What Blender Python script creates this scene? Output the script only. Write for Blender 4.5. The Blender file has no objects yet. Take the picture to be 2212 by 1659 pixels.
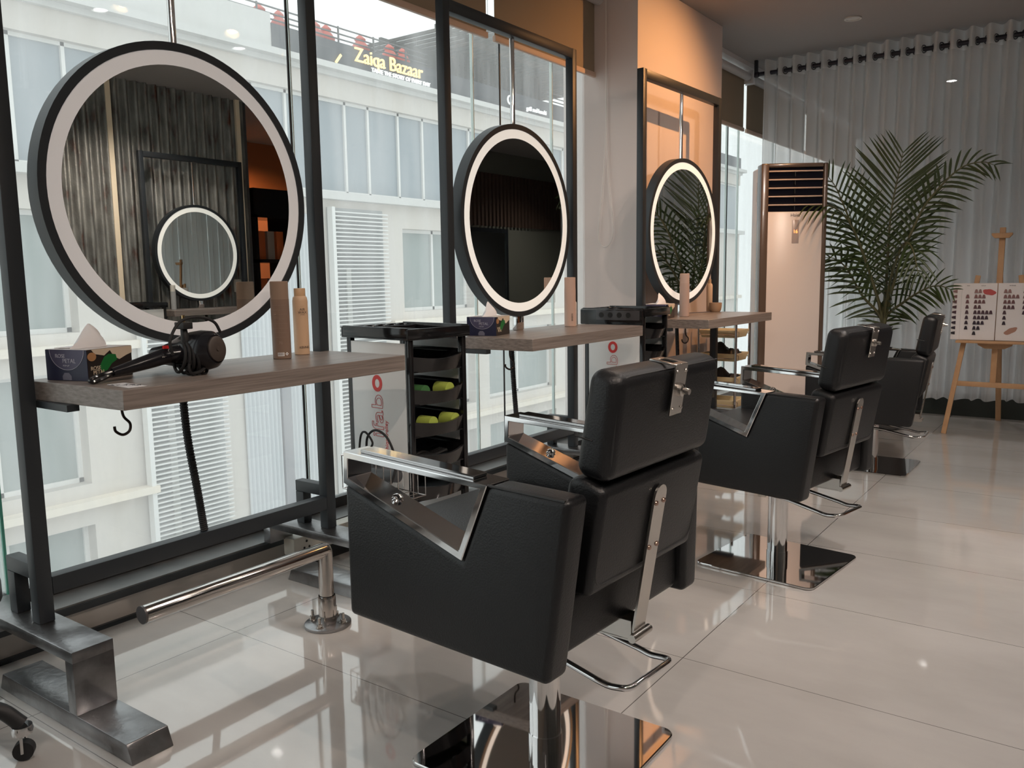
import bpy, bmesh, math, random
from mathutils import Vector, Matrix, Euler
random.seed(7)
PI = math.pi
sc = bpy.context.scene
COL = sc.collection

# ---------------------------------------------------------------- camera
FW, FH = 2212, 1659
FPX, YAW, PITCH, ROLL, CAMH = 1807.97, -0.6227724, 0.12875761, -0.01454297, 1.077
_cy, _sy, _cp, _sp = math.cos(YAW), math.sin(YAW), math.cos(PITCH), math.sin(PITCH)
_f = Vector((_sy*_cp, _cy*_cp, -_sp)); _r = Vector((_cy, -_sy, 0)); _u = _r.cross(_f)
_c, _s = math.cos(ROLL), math.sin(ROLL)
_r2 = _c*_r + _s*_u; _u2 = -_s*_r + _c*_u
cam_data = bpy.data.cameras.new('camera'); cam = bpy.data.objects.new('camera', cam_data); COL.objects.link(cam)
cam.matrix_world = Matrix(((_r2.x, _u2.x, -_f.x, 0), (_r2.y, _u2.y, -_f.y, 0), (_r2.z, _u2.z, -_f.z, CAMH), (0, 0, 0, 1)))
cam_data.sensor_fit = 'HORIZONTAL'; cam_data.sensor_width = 36.0; cam_data.lens = 36.0*FPX/FW
cam_data.clip_start = 0.02; cam_data.clip_end = 300
sc.camera = cam

# ---------------------------------------------------------------- world, exposure
w = bpy.data.worlds.new('world'); sc.world = w; w.use_nodes = True
nt = w.node_tree; nt.nodes.clear()
wo = nt.nodes.new('ShaderNodeOutputWorld'); bg = nt.nodes.new('ShaderNodeBackground')
tc = nt.nodes.new('ShaderNodeTexCoord'); sx = nt.nodes.new('ShaderNodeSeparateXYZ'); rp = nt.nodes.new('ShaderNodeValToRGB')
nt.links.new(tc.outputs['Generated'], sx.inputs[0]); nt.links.new(sx.outputs['Z'], rp.inputs[0])
rp.color_ramp.elements[0].position = 0.0; rp.color_ramp.elements[0].color = (0.86, 0.87, 0.88, 1)
rp.color_ramp.elements[1].position = 0.7; rp.color_ramp.elements[1].color = (0.94, 0.96, 0.98, 1)
nt.links.new(rp.outputs[0], bg.inputs['Color']); bg.inputs['Strength'].default_value = 1.0
nt.links.new(bg.outputs[0], wo.inputs[0])
vs = sc.view_settings
sc.display_settings.display_device = 'sRGB'
vs.view_transform = 'Standard'; vs.look = 'None'; vs.exposure = 0.80; vs.gamma = 1.0; vs.use_curve_mapping = False

def lamp(name, kind, loc, energy, color, target=None, **kw):
    d = bpy.data.lights.new(name, kind); d.energy = energy; d.color = color
    for k, v in kw.items(): setattr(d, k, v)
    o = bpy.data.objects.new(name, d); COL.objects.link(o); o.location = loc
    if target is not None:
        o.rotation_euler = (Vector(target)-Vector(loc)).to_track_quat('-Z', 'Y').to_euler()
    return o
WARM = (1.0, 0.56, 0.27); SOFT = (1.0, 0.91, 0.85); SEMI = (1.0, .82, .69)

# ---------------------------------------------------------------- materials
MATS = {}
def mat(name, color=(.8, .8, .8), rough=.5, metal=0.0, spec=None, emit=None, estr=0, coat=0, trans=0, alpha=1, noise=None, bump=None):
    """principled material; noise=(scale, amount, second colour); bump=(scale, strength)"""
    if name in MATS: return MATS[name]
    m = bpy.data.materials.new(name); m.use_nodes = True
    n = m.node_tree; b = n.nodes['Principled BSDF']
    b.inputs['Base Color'].default_value = (*color, 1); b.inputs['Roughness'].default_value = rough
    b.inputs['Metallic'].default_value = metal
    if spec is not None: b.inputs['Specular IOR Level'].default_value = spec
    if coat: b.inputs['Coat Weight'].default_value = coat; b.inputs['Coat Roughness'].default_value = .05
    if trans: b.inputs['Transmission Weight'].default_value = trans
    if emit: b.inputs['Emission Color'].default_value = (*emit, 1); b.inputs['Emission Strength'].default_value = estr
    t = n.nodes.new('ShaderNodeTexCoord')
    if noise:
        ns = n.nodes.new('ShaderNodeTexNoise'); ns.inputs['Scale'].default_value = noise[0]; ns.inputs['Detail'].default_value = 5
        n.links.new(t.outputs['Object'], ns.inputs['Vector'])
        r = n.nodes.new('ShaderNodeValToRGB'); r.color_ramp.elements[0].position = .5-noise[1]/2; r.color_ramp.elements[1].position = .5+noise[1]/2
        r.color_ramp.elements[0].color = (*color, 1); r.color_ramp.elements[1].color = (*noise[2], 1)
        n.links.new(ns.outputs['Fac'], r.inputs[0]); n.links.new(r.outputs[0], b.inputs['Base Color'])
    if bump:
        nb = n.nodes.new('ShaderNodeTexNoise'); nb.inputs['Scale'].default_value = bump[0]; nb.inputs['Detail'].default_value = 3
        bp = n.nodes.new('ShaderNodeBump'); bp.inputs['Strength'].default_value = bump[1]; bp.inputs['Distance'].default_value = .01
        n.links.new(t.outputs['Object'], nb.inputs['Vector']); n.links.new(nb.outputs['Fac'], bp.inputs['Height']); n.links.new(bp.outputs[0], b.inputs['Normal'])
    MATS[name] = m; return m

LEATHER = mat('black_leather', (.0075, .0078, .009), .40, spec=.42, bump=(260, .12))
CHROME = mat('chrome', (.78, .77, .77), .07, 1.0)
MIRRORCHROME = mat('mirror_chrome_plate', (.62, .60, .59), .03, 1.0)
STEEL = mat('brushed_stainless', (.52, .50, .47), .22, 1.0, noise=(14, .6, (.62, .58, .54)))
RAWSTEEL = mat('raw_welded_steel', (.13, .125, .125), .30, .9, noise=(6, .35, (.40, .40, .41)), bump=(40, .15))
BLACKMETAL = mat('charcoal_powder_coat', (.022, .027, .032), .42, spec=.5)
BLACKPL = mat('black_gloss_plastic', (.010, .010, .011), .12)
BLACKMAT = mat('black_matte_plastic', (.014, .014, .015), .5)
BLACKRUB = mat('black_rubber', (.012, .012, .013), .7)
WHITEPAN = mat('trolley_white_panel', (.74, .74, .73), .35)
REDINK = mat('red_print', (.62, .035, .03), .5)
FROST = mat('frosted_ring_dim', (.62, .61, .61), .45, emit=(1, .97, .95), estr=.10)  # dimmer ring, still given a faint glow of its own
FROSTON = mat('frosted_ring_lit', (.70, .69, .64), .45, emit=(1, .97, .90), estr=.26)
MIRROR = mat('mirror_glass', (.80, .84, .83), .0, 1.0)
WALLPINK = mat('column_paint', (.64, .56, .53), .7, bump=(300, .02))
WALLDARK = mat('dark_wall_paint', (.075, .075, .08), .7)
CEIL = mat('grey_ceiling_paint', (.34, .32, .31), .85)
PAPER = mat('white_paper', (.82, .82, .84), .8)
WOODLIGHT = mat('pine_easel_wood', (.50, .29, .15), .55, noise=(18, .7, (.60, .37, .20)))
GREENPLINTH = mat('dark_green_marble', (.028, .036, .033), .3, noise=(6, .5, (.045, .055, .05)))
BLINDF = mat('taupe_blind_fabric', (.30, .235, .165), .9, bump=(900, .2))
BLINDW = mat('white_blind_rail', (.62, .60, .60), .4)
CORD = mat('white_cord', (.72, .68, .64), .6)

def wood_mat():
    m = bpy.data.materials.new('grey_oak_laminate'); m.use_nodes = True; n = m.node_tree; b = n.nodes['Principled BSDF']
    t = n.nodes.new('ShaderNodeTexCoord'); mp = n.nodes.new('ShaderNodeMapping'); mp.inputs['Scale'].default_value = (9, .8, 40)
    ns = n.nodes.new('ShaderNodeTexNoise'); ns.inputs['Scale'].default_value = 4.5; ns.inputs['Detail'].default_value = 8; ns.inputs['Roughness'].default_value = .62
    r = n.nodes.new('ShaderNodeValToRGB'); r.color_ramp.elements[0].position = .34; r.color_ramp.elements[1].position = .66
    r.color_ramp.elements[0].color = (.150, .122, .108, 1); r.color_ramp.elements[1].color = (.275, .235, .210, 1)
    n.links.new(t.outputs['Object'], mp.inputs[0]); n.links.new(mp.outputs[0], ns.inputs['Vector'])
    n.links.new(ns.outputs['Fac'], r.inputs[0]); n.links.new(r.outputs[0], b.inputs['Base Color']); b.inputs['Roughness'].default_value = .34
    MATS[m.name] = m; return m
WOOD = wood_mat()

def floor_mat():
    m = bpy.data.materials.new('polished_porcelain_tile'); m.use_nodes = True; n = m.node_tree; b = n.nodes['Principled BSDF']
    t = n.nodes.new('ShaderNodeTexCoord'); s = n.nodes.new('ShaderNodeSeparateXYZ'); n.links.new(t.outputs['Object'], s.inputs[0])
    def grout(out, off, pitch, half):
        a = n.nodes.new('ShaderNodeMath'); a.operation = 'SUBTRACT'; a.inputs[1].default_value = off-pitch*20
        n.links.new(out, a.inputs[0])
        md = n.nodes.new('ShaderNodeMath'); md.operation = 'MODULO'; md.inputs[1].default_value = pitch; n.links.new(a.outputs[0], md.inputs[0])
        sb = n.nodes.new('ShaderNodeMath'); sb.operation = 'SUBTRACT'; sb.inputs[1].default_value = pitch/2; n.links.new(md.outputs[0], sb.inputs[0])
        ab = n.nodes.new('ShaderNodeMath'); ab.operation = 'ABSOLUTE'; n.links.new(sb.outputs[0], ab.inputs[0])
        g = n.nodes.new('ShaderNodeMath'); g.operation = 'GREATER_THAN'; g.inputs[1].default_value = pitch/2-half; n.links.new(ab.outputs[0], g.inputs[0])
        return g.outputs[0]
    gx = grout(s.outputs['X'], -0.926, 1.213, .0013); gy = grout(s.outputs['Y'], 2.097, .6003, .0010)
    mx = n.nodes.new('ShaderNodeMath'); mx.operation = 'MAXIMUM'; n.links.new(gx, mx.inputs[0]); n.links.new(gy, mx.inputs[1])
    ns = n.nodes.new('ShaderNodeTexNoise'); ns.inputs['Scale'].default_value = 1.6; ns.inputs['Detail'].default_value = 6; ns.inputs['Roughness'].default_value = .6
    mp = n.nodes.new('ShaderNodeMapping'); mp.inputs['Scale'].default_value = (1, 2.2, 1); n.links.new(t.outputs['Object'], mp.inputs[0]); n.links.new(mp.outputs[0], ns.inputs['Vector'])
    r = n.nodes.new('ShaderNodeValToRGB'); r.color_ramp.elements[0].position = .3; r.color_ramp.elements[1].position = .7
    r.color_ramp.elements[0].color = (.43, .41, .39, 1); r.color_ramp.elements[1].color = (.51, .49, .468, 1)
    n.links.new(ns.outputs['Fac'], r.inputs[0])
    mix = n.nodes.new('ShaderNodeMix'); mix.data_type = 'RGBA'; n.links.new(mx.outputs[0], mix.inputs['Factor']); n.links.new(r.outputs[0], mix.inputs['A'])
    mix.inputs['B'].default_value = (.10, .09, .085, 1); n.links.new(mix.outputs['Result'], b.inputs['Base Color'])
    b.inputs['Roughness'].default_value = .045; b.inputs['Specular IOR Level'].default_value = .9; b.inputs['IOR'].default_value = 1.72
    nb = n.nodes.new('ShaderNodeTexNoise'); nb.inputs['Scale'].default_value = 5; bp = n.nodes.new('ShaderNodeBump'); bp.inputs['Strength'].default_value = .035; bp.inputs['Distance'].default_value = .01
    n.links.new(t.outputs['Object'], nb.inputs['Vector']); n.links.new(nb.outputs['Fac'], bp.inputs['Height']); n.links.new(bp.outputs[0], b.inputs['Normal'])
    return m
FLOOR = floor_mat()

def glass_mat(name, tint=(.93, .97, .96), dust_haze=.17):
    m = bpy.data.materials.new(name); m.use_nodes = True; n = m.node_tree; n.nodes.clear()
    o = n.nodes.new('ShaderNodeOutputMaterial'); tr = n.nodes.new('ShaderNodeBsdfTransparent'); tr.inputs[0].default_value = (*tint, 1)
    gl = n.nodes.new('ShaderNodeBsdfGlossy'); gl.inputs['Roughness'].default_value = 0.0; gl.inputs[0].default_value = (1, 1, 1, 1)
    fr = n.nodes.new('ShaderNodeLayerWeight'); pw = n.nodes.new('ShaderNodeMath'); pw.operation = 'POWER'; pw.inputs[1].default_value = 4.0
    ma = n.nodes.new('ShaderNodeMath'); ma.operation = 'MULTIPLY_ADD'; ma.inputs[1].default_value = .85; ma.inputs[2].default_value = .045
    n.links.new(fr.outputs['Facing'], pw.inputs[0]); n.links.new(pw.outputs[0], ma.inputs[0])
    m1 = n.nodes.new('ShaderNodeMixShader'); n.links.new(ma.outputs[0], m1.inputs[0]); n.links.new(tr.outputs[0], m1.inputs[1]); n.links.new(gl.outputs[0], m1.inputs[2])
    tl = n.nodes.new('ShaderNodeBsdfTranslucent'); tl.inputs[0].default_value = (.95, .97, .97, 1)  # translucent veil puts haze over the view outside, along with dust
    t = n.nodes.new('ShaderNodeTexCoord'); mp = n.nodes.new('ShaderNodeMapping'); mp.inputs['Scale'].default_value = (1, 5, .8)
    ns = n.nodes.new('ShaderNodeTexNoise'); ns.inputs['Scale'].default_value = 2; ns.inputs['Detail'].default_value = 6
    n.links.new(t.outputs['Object'], mp.inputs[0]); n.links.new(mp.outputs[0], ns.inputs['Vector'])
    ml = n.nodes.new('ShaderNodeMapRange'); ml.inputs['From Min'].default_value = .3; ml.inputs['From Max'].default_value = .75
    ml.inputs['To Min'].default_value = dust_haze*.5; ml.inputs['To Max'].default_value = dust_haze*1.5; n.links.new(ns.outputs['Fac'], ml.inputs[0])
    m2 = n.nodes.new('ShaderNodeMixShader'); n.links.new(ml.outputs[0], m2.inputs[0]); n.links.new(m1.outputs[0], m2.inputs[1]); n.links.new(tl.outputs[0], m2.inputs[2])
    n.links.new(m2.outputs[0], o.inputs[0]); MATS[name] = m; return m
GLASS = glass_mat('hazy_dusty_glass')
GREENEDGE = mat('green_glass_edge', (.10, .42, .33), .2)

def sheer_mat():
    m = bpy.data.materials.new('white_sheer_voile'); m.use_nodes = True; n = m.node_tree; n.nodes.clear()
    o = n.nodes.new('ShaderNodeOutputMaterial'); tr = n.nodes.new('ShaderNodeBsdfTransparent'); df = n.nodes.new('ShaderNodeBsdfDiffuse'); tl = n.nodes.new('ShaderNodeBsdfTranslucent')
    df.inputs[0].default_value = (.84, .83, .82, 1); tl.inputs[0].default_value = (.84, .84, .85, 1)
    a = n.nodes.new('ShaderNodeMixShader'); a.inputs[0].default_value = .45; n.links.new(df.outputs[0], a.inputs[1]); n.links.new(tl.outputs[0], a.inputs[2])
    lw = n.nodes.new('ShaderNodeLayerWeight'); lw.inputs[0].default_value = .35
    mr = n.nodes.new('ShaderNodeMapRange'); mr.inputs['To Min'].default_value = .58; mr.inputs['To Max'].default_value = .97; n.links.new(lw.outputs['Facing'], mr.inputs[0])
    t = n.nodes.new('ShaderNodeTexCoord'); s = n.nodes.new('ShaderNodeSeparateXYZ'); n.links.new(t.outputs['Object'], s.inputs[0])
    g = n.nodes.new('ShaderNodeMath'); g.operation = 'GREATER_THAN'; g.inputs[1].default_value = 2.60; n.links.new(s.outputs['Z'], g.inputs[0]); g0 = g; g = n.nodes.new('ShaderNodeMath'); g.operation = 'MULTIPLY'; g.inputs[1].default_value = .86; n.links.new(g0.outputs[0], g.inputs[0])
    mxm = n.nodes.new('ShaderNodeMath'); mxm.operation = 'MAXIMUM'; n.links.new(g.outputs[0], mxm.inputs[0]); n.links.new(mr.outputs[0], mxm.inputs[1])
    b = n.nodes.new('ShaderNodeMixShader'); n.links.new(mxm.outputs[0], b.inputs[0]); n.links.new(tr.outputs[0], b.inputs[1]); n.links.new(a.outputs[0], b.inputs[2])
    n.links.new(b.outputs[0], o.inputs[0]); MATS[m.name] = m; return m
SHEER = sheer_mat()

def rust_mat():
    m = bpy.data.materials.new('rusted_galvanised_sheet'); m.use_nodes = True; n = m.node_tree; b = n.nodes['Principled BSDF']
    t = n.nodes.new('ShaderNodeTexCoord'); mp = n.nodes.new('ShaderNodeMapping'); mp.inputs['Scale'].default_value = (5, 5, 1.6)
    n1 = n.nodes.new('ShaderNodeTexNoise'); n1.inputs['Scale'].default_value = 2.2; n1.inputs['Detail'].default_value = 8
    n.links.new(t.outputs['Object'], mp.inputs[0]); n.links.new(mp.outputs[0], n1.inputs['Vector'])
    r = n.nodes.new('ShaderNodeValToRGB'); e = r.color_ramp.elements
    e[0].position = .30; e[0].color = (.10, .035, .02, 1); e[1].position = .41; e[1].color = (.19, .19, .18, 1); x = e.new(.7); x.color = (.36, .36, .34, 1)
    n.links.new(n1.outputs['Fac'], r.inputs[0]); n.links.new(r.outputs[0], b.inputs['Base Color']); b.inputs['Metallic'].default_value = .55; b.inputs['Roughness'].default_value = .45
    n2 = n.nodes.new('ShaderNodeTexNoise'); n2.inputs['Scale'].default_value = 60; bp = n.nodes.new('ShaderNodeBump'); bp.inputs['Strength'].default_value = .3; bp.inputs['Distance'].default_value = .01
    n.links.new(t.outputs['Object'], n2.inputs['Vector']); n.links.new(n2.outputs['Fac'], bp.inputs['Height']); n.links.new(bp.outputs[0], b.inputs['Normal'])
    MATS[m.name] = m; return m
RUST = rust_mat()

# ---------------------------------------------------------------- mesh helpers
class G:
    def __init__(s): s.bm = bmesh.new()
    def face(s, pts):
        return s.bm.faces.new([s.bm.verts.new(p) for p in pts])
    def box(s, x0, x1, y0, y1, z0, z1, M=None):
        v = [Vector((x, y, z)) for z in (z0, z1) for y in (y0, y1) for x in (x0, x1)]
        if M is not None: v = [M @ q for q in v]
        v = [s.bm.verts.new(q) for q in v]
        for f in ((0, 2, 3, 1), (4, 5, 7, 6), (0, 1, 5, 4), (2, 6, 7, 3), (0, 4, 6, 2), (1, 3, 7, 5)): s.bm.faces.new([v[i] for i in f])
        return s
    def prism(s, poly, a0, a1, fn):
        """poly of (u,v); fn(u,v,a)->xyz"""
        A = [s.bm.verts.new(fn(u, v, a0)) for u, v in poly]; B = [s.bm.verts.new(fn(u, v, a1)) for u, v in poly]; n = len(poly)
        s.bm.faces.new(A[::-1]); s.bm.faces.new(B)
        for i in range(n): s.bm.faces.new([A[i], A[(i+1) % n], B[(i+1) % n], B[i]])
        return s
    def ringprism(s, outer, inner, a0, a1, fn):
        n = len(outer)
        O0 = [s.bm.verts.new(fn(u, v, a0)) for u, v in outer]; O1 = [s.bm.verts.new(fn(u, v, a1)) for u, v in outer]
        I0 = [s.bm.verts.new(fn(u, v, a0)) for u, v in inner]; I1 = [s.bm.verts.new(fn(u, v, a1)) for u, v in inner]
        for i in range(n):
            j = (i+1) % n
            s.bm.faces.new([O0[i], O0[j], O1[j], O1[i]]); s.bm.faces.new([I0[j], I0[i], I1[i], I1[j]])
            s.bm.faces.new([O0[j], O0[i], I0[i], I0[j]]); s.bm.faces.new([O1[i], O1[j], I1[j], I1[i]])
        return s
    def cyl(s, p0, p1, r, r2=None, n=24, caps=True):
        p0, p1 = Vector(p0), Vector(p1); r2 = r if r2 is None else r2
        d = (p1-p0).normalized(); a = d.orthogonal().normalized(); b = d.cross(a)
        A = [s.bm.verts.new(p0+r*(math.cos(2*PI*i/n)*a+math.sin(2*PI*i/n)*b)) for i in range(n)]
        B = [s.bm.verts.new(p1+r2*(math.cos(2*PI*i/n)*a+math.sin(2*PI*i/n)*b)) for i in range(n)]
        for i in range(n): s.bm.faces.new([A[i], A[(i+1) % n], B[(i+1) % n], B[i]])
        if caps: s.bm.faces.new(A[::-1]); s.bm.faces.new(B)
        return s
    def lathe(s, prof, c=(0, 0, 0), axis=(0, 0, 1), n=32):
        c = Vector(c); d = Vector(axis).normalized(); a = d.orthogonal().normalized(); b = d.cross(a); rings = []
        for r, z in prof:
            if r < 1e-6: rings.append([s.bm.verts.new(c+d*z)])
            else: rings.append([s.bm.verts.new(c+d*z+r*(math.cos(2*PI*i/n)*a+math.sin(2*PI*i/n)*b)) for i in range(n)])
        for A, B in zip(rings, rings[1:]):
            for i in range(n):
                j = (i+1) % n
                if len(A) == 1 and len(B) == 1: continue
                if len(A) == 1: s.bm.faces.new([A[0], B[j], B[i]])
                elif len(B) == 1: s.bm.faces.new([A[i], A[j], B[0]])
                else: s.bm.faces.new([A[i], A[j], B[j], B[i]])
        return s
    def tube(s, pts, r, n=10, closed=False, radii=None):
        pts = [Vector(p) for p in pts]; N = len(pts); rings = []; prev = None
        for i, p in enumerate(pts):
            a = pts[(i-1) % N] if (closed or i > 0) else p; b = pts[(i+1) % N] if (closed or i < N-1) else p
            d = (b-a)
            d = d.normalized() if d.length > 1e-9 else Vector((0, 0, 1))
            if prev is None: u = d.orthogonal().normalized()
            else:
                u = prev - d*prev.dot(d); u = u.normalized() if u.length > 1e-6 else d.orthogonal().normalized()
            prev = u; v = d.cross(u); rr = radii[i] if radii else r
            rings.append([s.bm.verts.new(p+rr*(math.cos(2*PI*k/n)*u+math.sin(2*PI*k/n)*v)) for k in range(n)])
        for i in range(N if closed else N-1):
            A, B = rings[i], rings[(i+1) % N]
            for k in range(n): s.bm.faces.new([A[k], A[(k+1) % n], B[(k+1) % n], B[k]])
        if not closed: s.bm.faces.new(rings[0][::-1]); s.bm.faces.new(rings[-1])
        return s
    def done(s, name, m, parent=None, bevel=0, seg=2, smooth=True, ang=38, loc=None, bang=25):
        bmesh.ops.recalc_face_normals(s.bm, faces=s.bm.faces)
        if bevel:
            ed = [e for e in s.bm.edges if len(e.link_faces) == 2 and e.calc_face_angle(0) > math.radians(bang)]
            bmesh.ops.bevel(s.bm, geom=ed, offset=bevel, segments=seg, profile=.5, affect='EDGES', clamp_overlap=True)
        me = bpy.data.meshes.new(name); s.bm.to_mesh(me); s.bm.free()
        if smooth and len(me.polygons):
            me.polygons.foreach_set('use_smooth', [True]*len(me.polygons)); me.set_sharp_from_angle(angle=math.radians(ang))
        me.materials.append(m)
        o = bpy.data.objects.new(name, me); COL.objects.link(o)
        if parent: o.parent = parent
        if loc: o.location = loc
        return o

def smoothpath(pts, per=6, closed=False):
    """Catmull-Rom through pts"""
    P = [Vector(p) for p in pts]; n = len(P); out = []
    rng = range(n) if closed else range(n-1)
    for i in rng:
        p0 = P[(i-1) % n] if closed or i > 0 else P[0]*2-P[1]; p1 = P[i]; p2 = P[(i+1) % n]; p3 = P[(i+2) % n] if closed or i < n-2 else P[-1]*2-P[-2]
        for k in range(per):
            t = k/per
            out.append(.5*((2*p1)+(p2-p0)*t+(2*p0-5*p1+4*p2-p3)*t*t+(3*p1-p0-3*p2+p3)*t**3))
    if not closed: out.append(P[-1])
    return out
def roundpath(pts, r, k=5):
    """polyline with rounded corners"""
    P = [Vector(p) for p in pts]; out = [P[0]]
    for i in range(1, len(P)-1):
        a, b, c = P[i-1], P[i], P[i+1]; d1 = (a-b).normalized(); d2 = (c-b).normalized(); rr = min(r, (a-b).length*.45, (c-b).length*.45)
        p, q = b+d1*rr, b+d2*rr
        for j in range(k+1):
            t = j/k; out.append((1-t)**2*p+2*t*(1-t)*b+t*t*q)
    out.append(P[-1]); return out
def tag(o, label=None, cat=None, group=None, kind=None):
    if label: o['label'] = label
    if cat: o['category'] = cat
    if group: o['group'] = group
    if kind: o['kind'] = kind
    return o
def thing(name, label, cat, loc=(0, 0, 0), rotz=0, group=None):
    o = bpy.data.objects.new(name, None); COL.objects.link(o); o.location = loc; o.rotation_euler = (0, 0, rotz); o.empty_display_size = .1
    return tag(o, label, cat, group)
def struct(o): o['kind'] = 'structure'; return o
def copy_tree(o, parent=None):
    c = o.copy(); COL.objects.link(c)
    if parent: c.parent = parent
    for ch in [q for q in bpy.data.objects if q.parent == o]: copy_tree(ch, c)
    return c
def text(name, body, size, m, parent, loc, rot, ext=.0004, outline=0, align='CENTER', sx=1.0):
    cu = bpy.data.curves.new(name, 'FONT'); cu.body = body; cu.size = size; cu.align_x = align; cu.extrude = ext
    if outline: cu.fill_mode = 'NONE'; cu.bevel_depth = outline; cu.extrude = 0
    cu.materials.append(m); t = bpy.data.objects.new(name, cu)
    dg = None
    COL.objects.link(t); bpy.context.view_layer.update(); dg = bpy.context.evaluated_depsgraph_get()
    me = bpy.data.meshes.new_from_object(t.evaluated_get(dg)); bpy.data.objects.remove(t)
    o = bpy.data.objects.new(name, me); COL.objects.link(o)
    if not me.materials: me.materials.append(m)
    o.parent = parent; o.location = loc; o.rotation_euler = rot; o.scale = (sx, 1, 1); return o
XZ = lambda u, v, a: (u, a, v)
YZ = lambda u, v, a: (a, u, v)
XY = lambda u, v, a: (u, v, a)

# ================================================================ ROOM
ZC = 2.75; XW = -2.66
struct(G().box(-2.70, 4.6, -3.2, 12.2, -.25, 0).done('floor', FLOOR, smooth=False))
struct(G().box(-2.75, 4.6, -3.2, 12.2, ZC, ZC+.25).done('ceiling', CEIL, smooth=False))
struct(G().box(-2.75, 2.62, -3.2, -3.0, 0, ZC).done('wall_back', mat('warm_beige_wall', (.42, .34, .28), .8), smooth=False))
struct(G().box(-2.75, 4.6, 12.0, 12.2, 0, ZC).done('wall_far', WALLDARK, smooth=False))
# corrugated sheet wall opposite the windows
g = G(); N = 820; pitch = .092; y0, y1 = -3.0, 5.2; prev = None
for i in range(N+1):
    y = y0+(y1-y0)*i/N; ph = 2*PI*y/pitch; x = 2.465+.026*math.sin(ph)+.004*math.sin(y*3.1)
    a = g.bm.verts.new((x, y, 0)); b = g.bm.verts.new((x, y, ZC))
    if prev: g.bm.faces.new([prev[0], a, b, prev[1]])
    prev = (a, b)
cw = struct(g.done('wall_corrugated', RUST, ang=80))
struct(G().box(2.50, 2.62, -3.0, 5.26, 0, ZC).done('wall_right', WALLDARK, smooth=False))
struct(G().box(2.62, 4.6, 5.14, 5.26, 0, ZC).done('wall_return', WALLDARK, smooth=False))
struct(G().box(4.4, 4.6, 5.26, 12.0, 0, ZC).done('wall_orange', mat('orange_lit_wall', (.42, .14, .05), .7), smooth=False))  # orange light on this wall is put into its base colour
struct(G().box(2.60, 2.72, 8.0, 12.0, 0, ZC).done('wall_partition', mat('olive_grey_wall', (.22, .22, .18), .7), smooth=False))
# steel edge strips on the corrugated wall, warm glow put into their cream colour
STRIPM = mat('lit_cream_strip', (.86, .74, .56), .4)
for i, y in enumerate((3.86, 5.12)):
    struct(G().box(2.43, 2.455, y-.022, y+.022, 0, ZC-.002).done('trim_%d' % (i+1), STRIPM, smooth=False))
# plastered column between the windows
struct(G().box(-2.80, -2.30, 4.48, 5.74, 0, ZC-.001).done('wall_column', WALLPINK, smooth=False))

# window wall
SILLTOP = mat('grey_sill_stone', (.12, .125, .125), .3, noise=(9, .5, (.17, .175, .175)))
LOWWALL = mat('cream_skirting_stone', (.50, .46, .42), .35)
struct(G().box(-2.70, -2.52, -3.0, 4.48, 0, .098).done('baseboard_window', LOWWALL, smooth=False))
struct(G().box(-2.70, -2.515, -3.0, 4.48, .098, .106).done('windowsill', SILLTOP, smooth=False))
g = G(); g.box(-2.520, -2.508, -3.0, 4.48, .078, .100); g.box(-2.512, -2.500, -3.0, 4.48, 0, .014)
struct(g.done('trim_3', BLACKMETAL, smooth=False))
struct(G().box(-2.70, -2.52, 5.74, 12.0, 0, .106).done('baseboard_window_far', LOWWALL, smooth=False))
JO = [-3.0, -1.0, 1.074, 2.252, 3.40, 4.123, 4.615]
def panes(a, b, idx):
    w_ = struct(G().box(XW-.006, XW+.006, a+.004, b-.004, .15, 2.70).done('window_%d' % idx, GLASS, smooth=False))
    return w_
k = 1
for a, b in zip(JO, JO[1:]): panes(a, b, k); k += 1
JO2 = [5.76, 6.767, 7.027, 7.9, 9.2, 10.6, 12.0]
for a, b in zip(JO2, JO2[1:]): panes(a, b, k); k += 1
g = G()
for a, b in ((-3.0, 4.48), (5.74, 12.0)):
    g.box(XW-.02, XW+.02, a, b, .106, .15); g.box(XW-.02, XW+.02, a, b, 2.70, ZC)
struct(g.done('trim_4', mat('dark_window_channel', (.03, .03, .03), .4), smooth=False))
g = G()
for y in JO[2:-1]+JO2[1:-1]: g.box(XW-.009, XW+.009, y-.0025, y+.0025, .15, 2.70)
struct(g.done('trim_5', mat('clear_joint_edge', (.68, .78, .76), .15), smooth=False))
g = G()
for y in (2.236, 3.615, 4.61, 6.76): g.box(XW+.010, XW+.016, y-.0035, y+.0035, .15, 2.70)
struct(g.done('trim_6', BLACKMAT, smooth=False))
struct(G().box(XW+.012, XW+.020, 1.070, 1.078, .15, 2.70).done('trim_7', GREENEDGE, smooth=False))
# narrow reveal beside the column
struct(G().box(-2.72, -2.58, 4.615, 4.70, .106, ZC).done('trim_9', WALLPINK, smooth=False))

# raised plinth behind the curtain, partition front behind it
struct(G().box(-2.52, -.12, 6.90, 7.02, 0, .16).done('baseboard_curtain', GREENPLINTH, smooth=False))
struct(G().box(-2.52, -.12, 7.02, 11.0, 0, .14).done('floor_platform', mat('platform_grey', (.22, .22, .22), .4), smooth=False))
struct(G().box(-.12, -.02, 6.90, 12.0, 0, ZC).done('wall_alcove', mat('alcove_grey', (.34, .34, .35), .8), smooth=False))
AG = mat('alcove_light_grey', (.42, .43, .44), .8)
g = G(); g.box(-1.80, -.12, 11.0, 11.1, 0, ZC); g.box(-2.70, -1.80, 11.0, 11.1, 2.15, ZC); g.box(-2.70, -1.80, 11.0, 11.1, 0, .3); struct(g.done('wall_alcove_far', AG, smooth=False))
g = G(); [g.box(-2.70, -1.80, 11.0, 11.03, z, z+.03) for z in (.3, 1.2, 2.12)]; struct(g.done('trim_12', AG, smooth=False))
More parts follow.
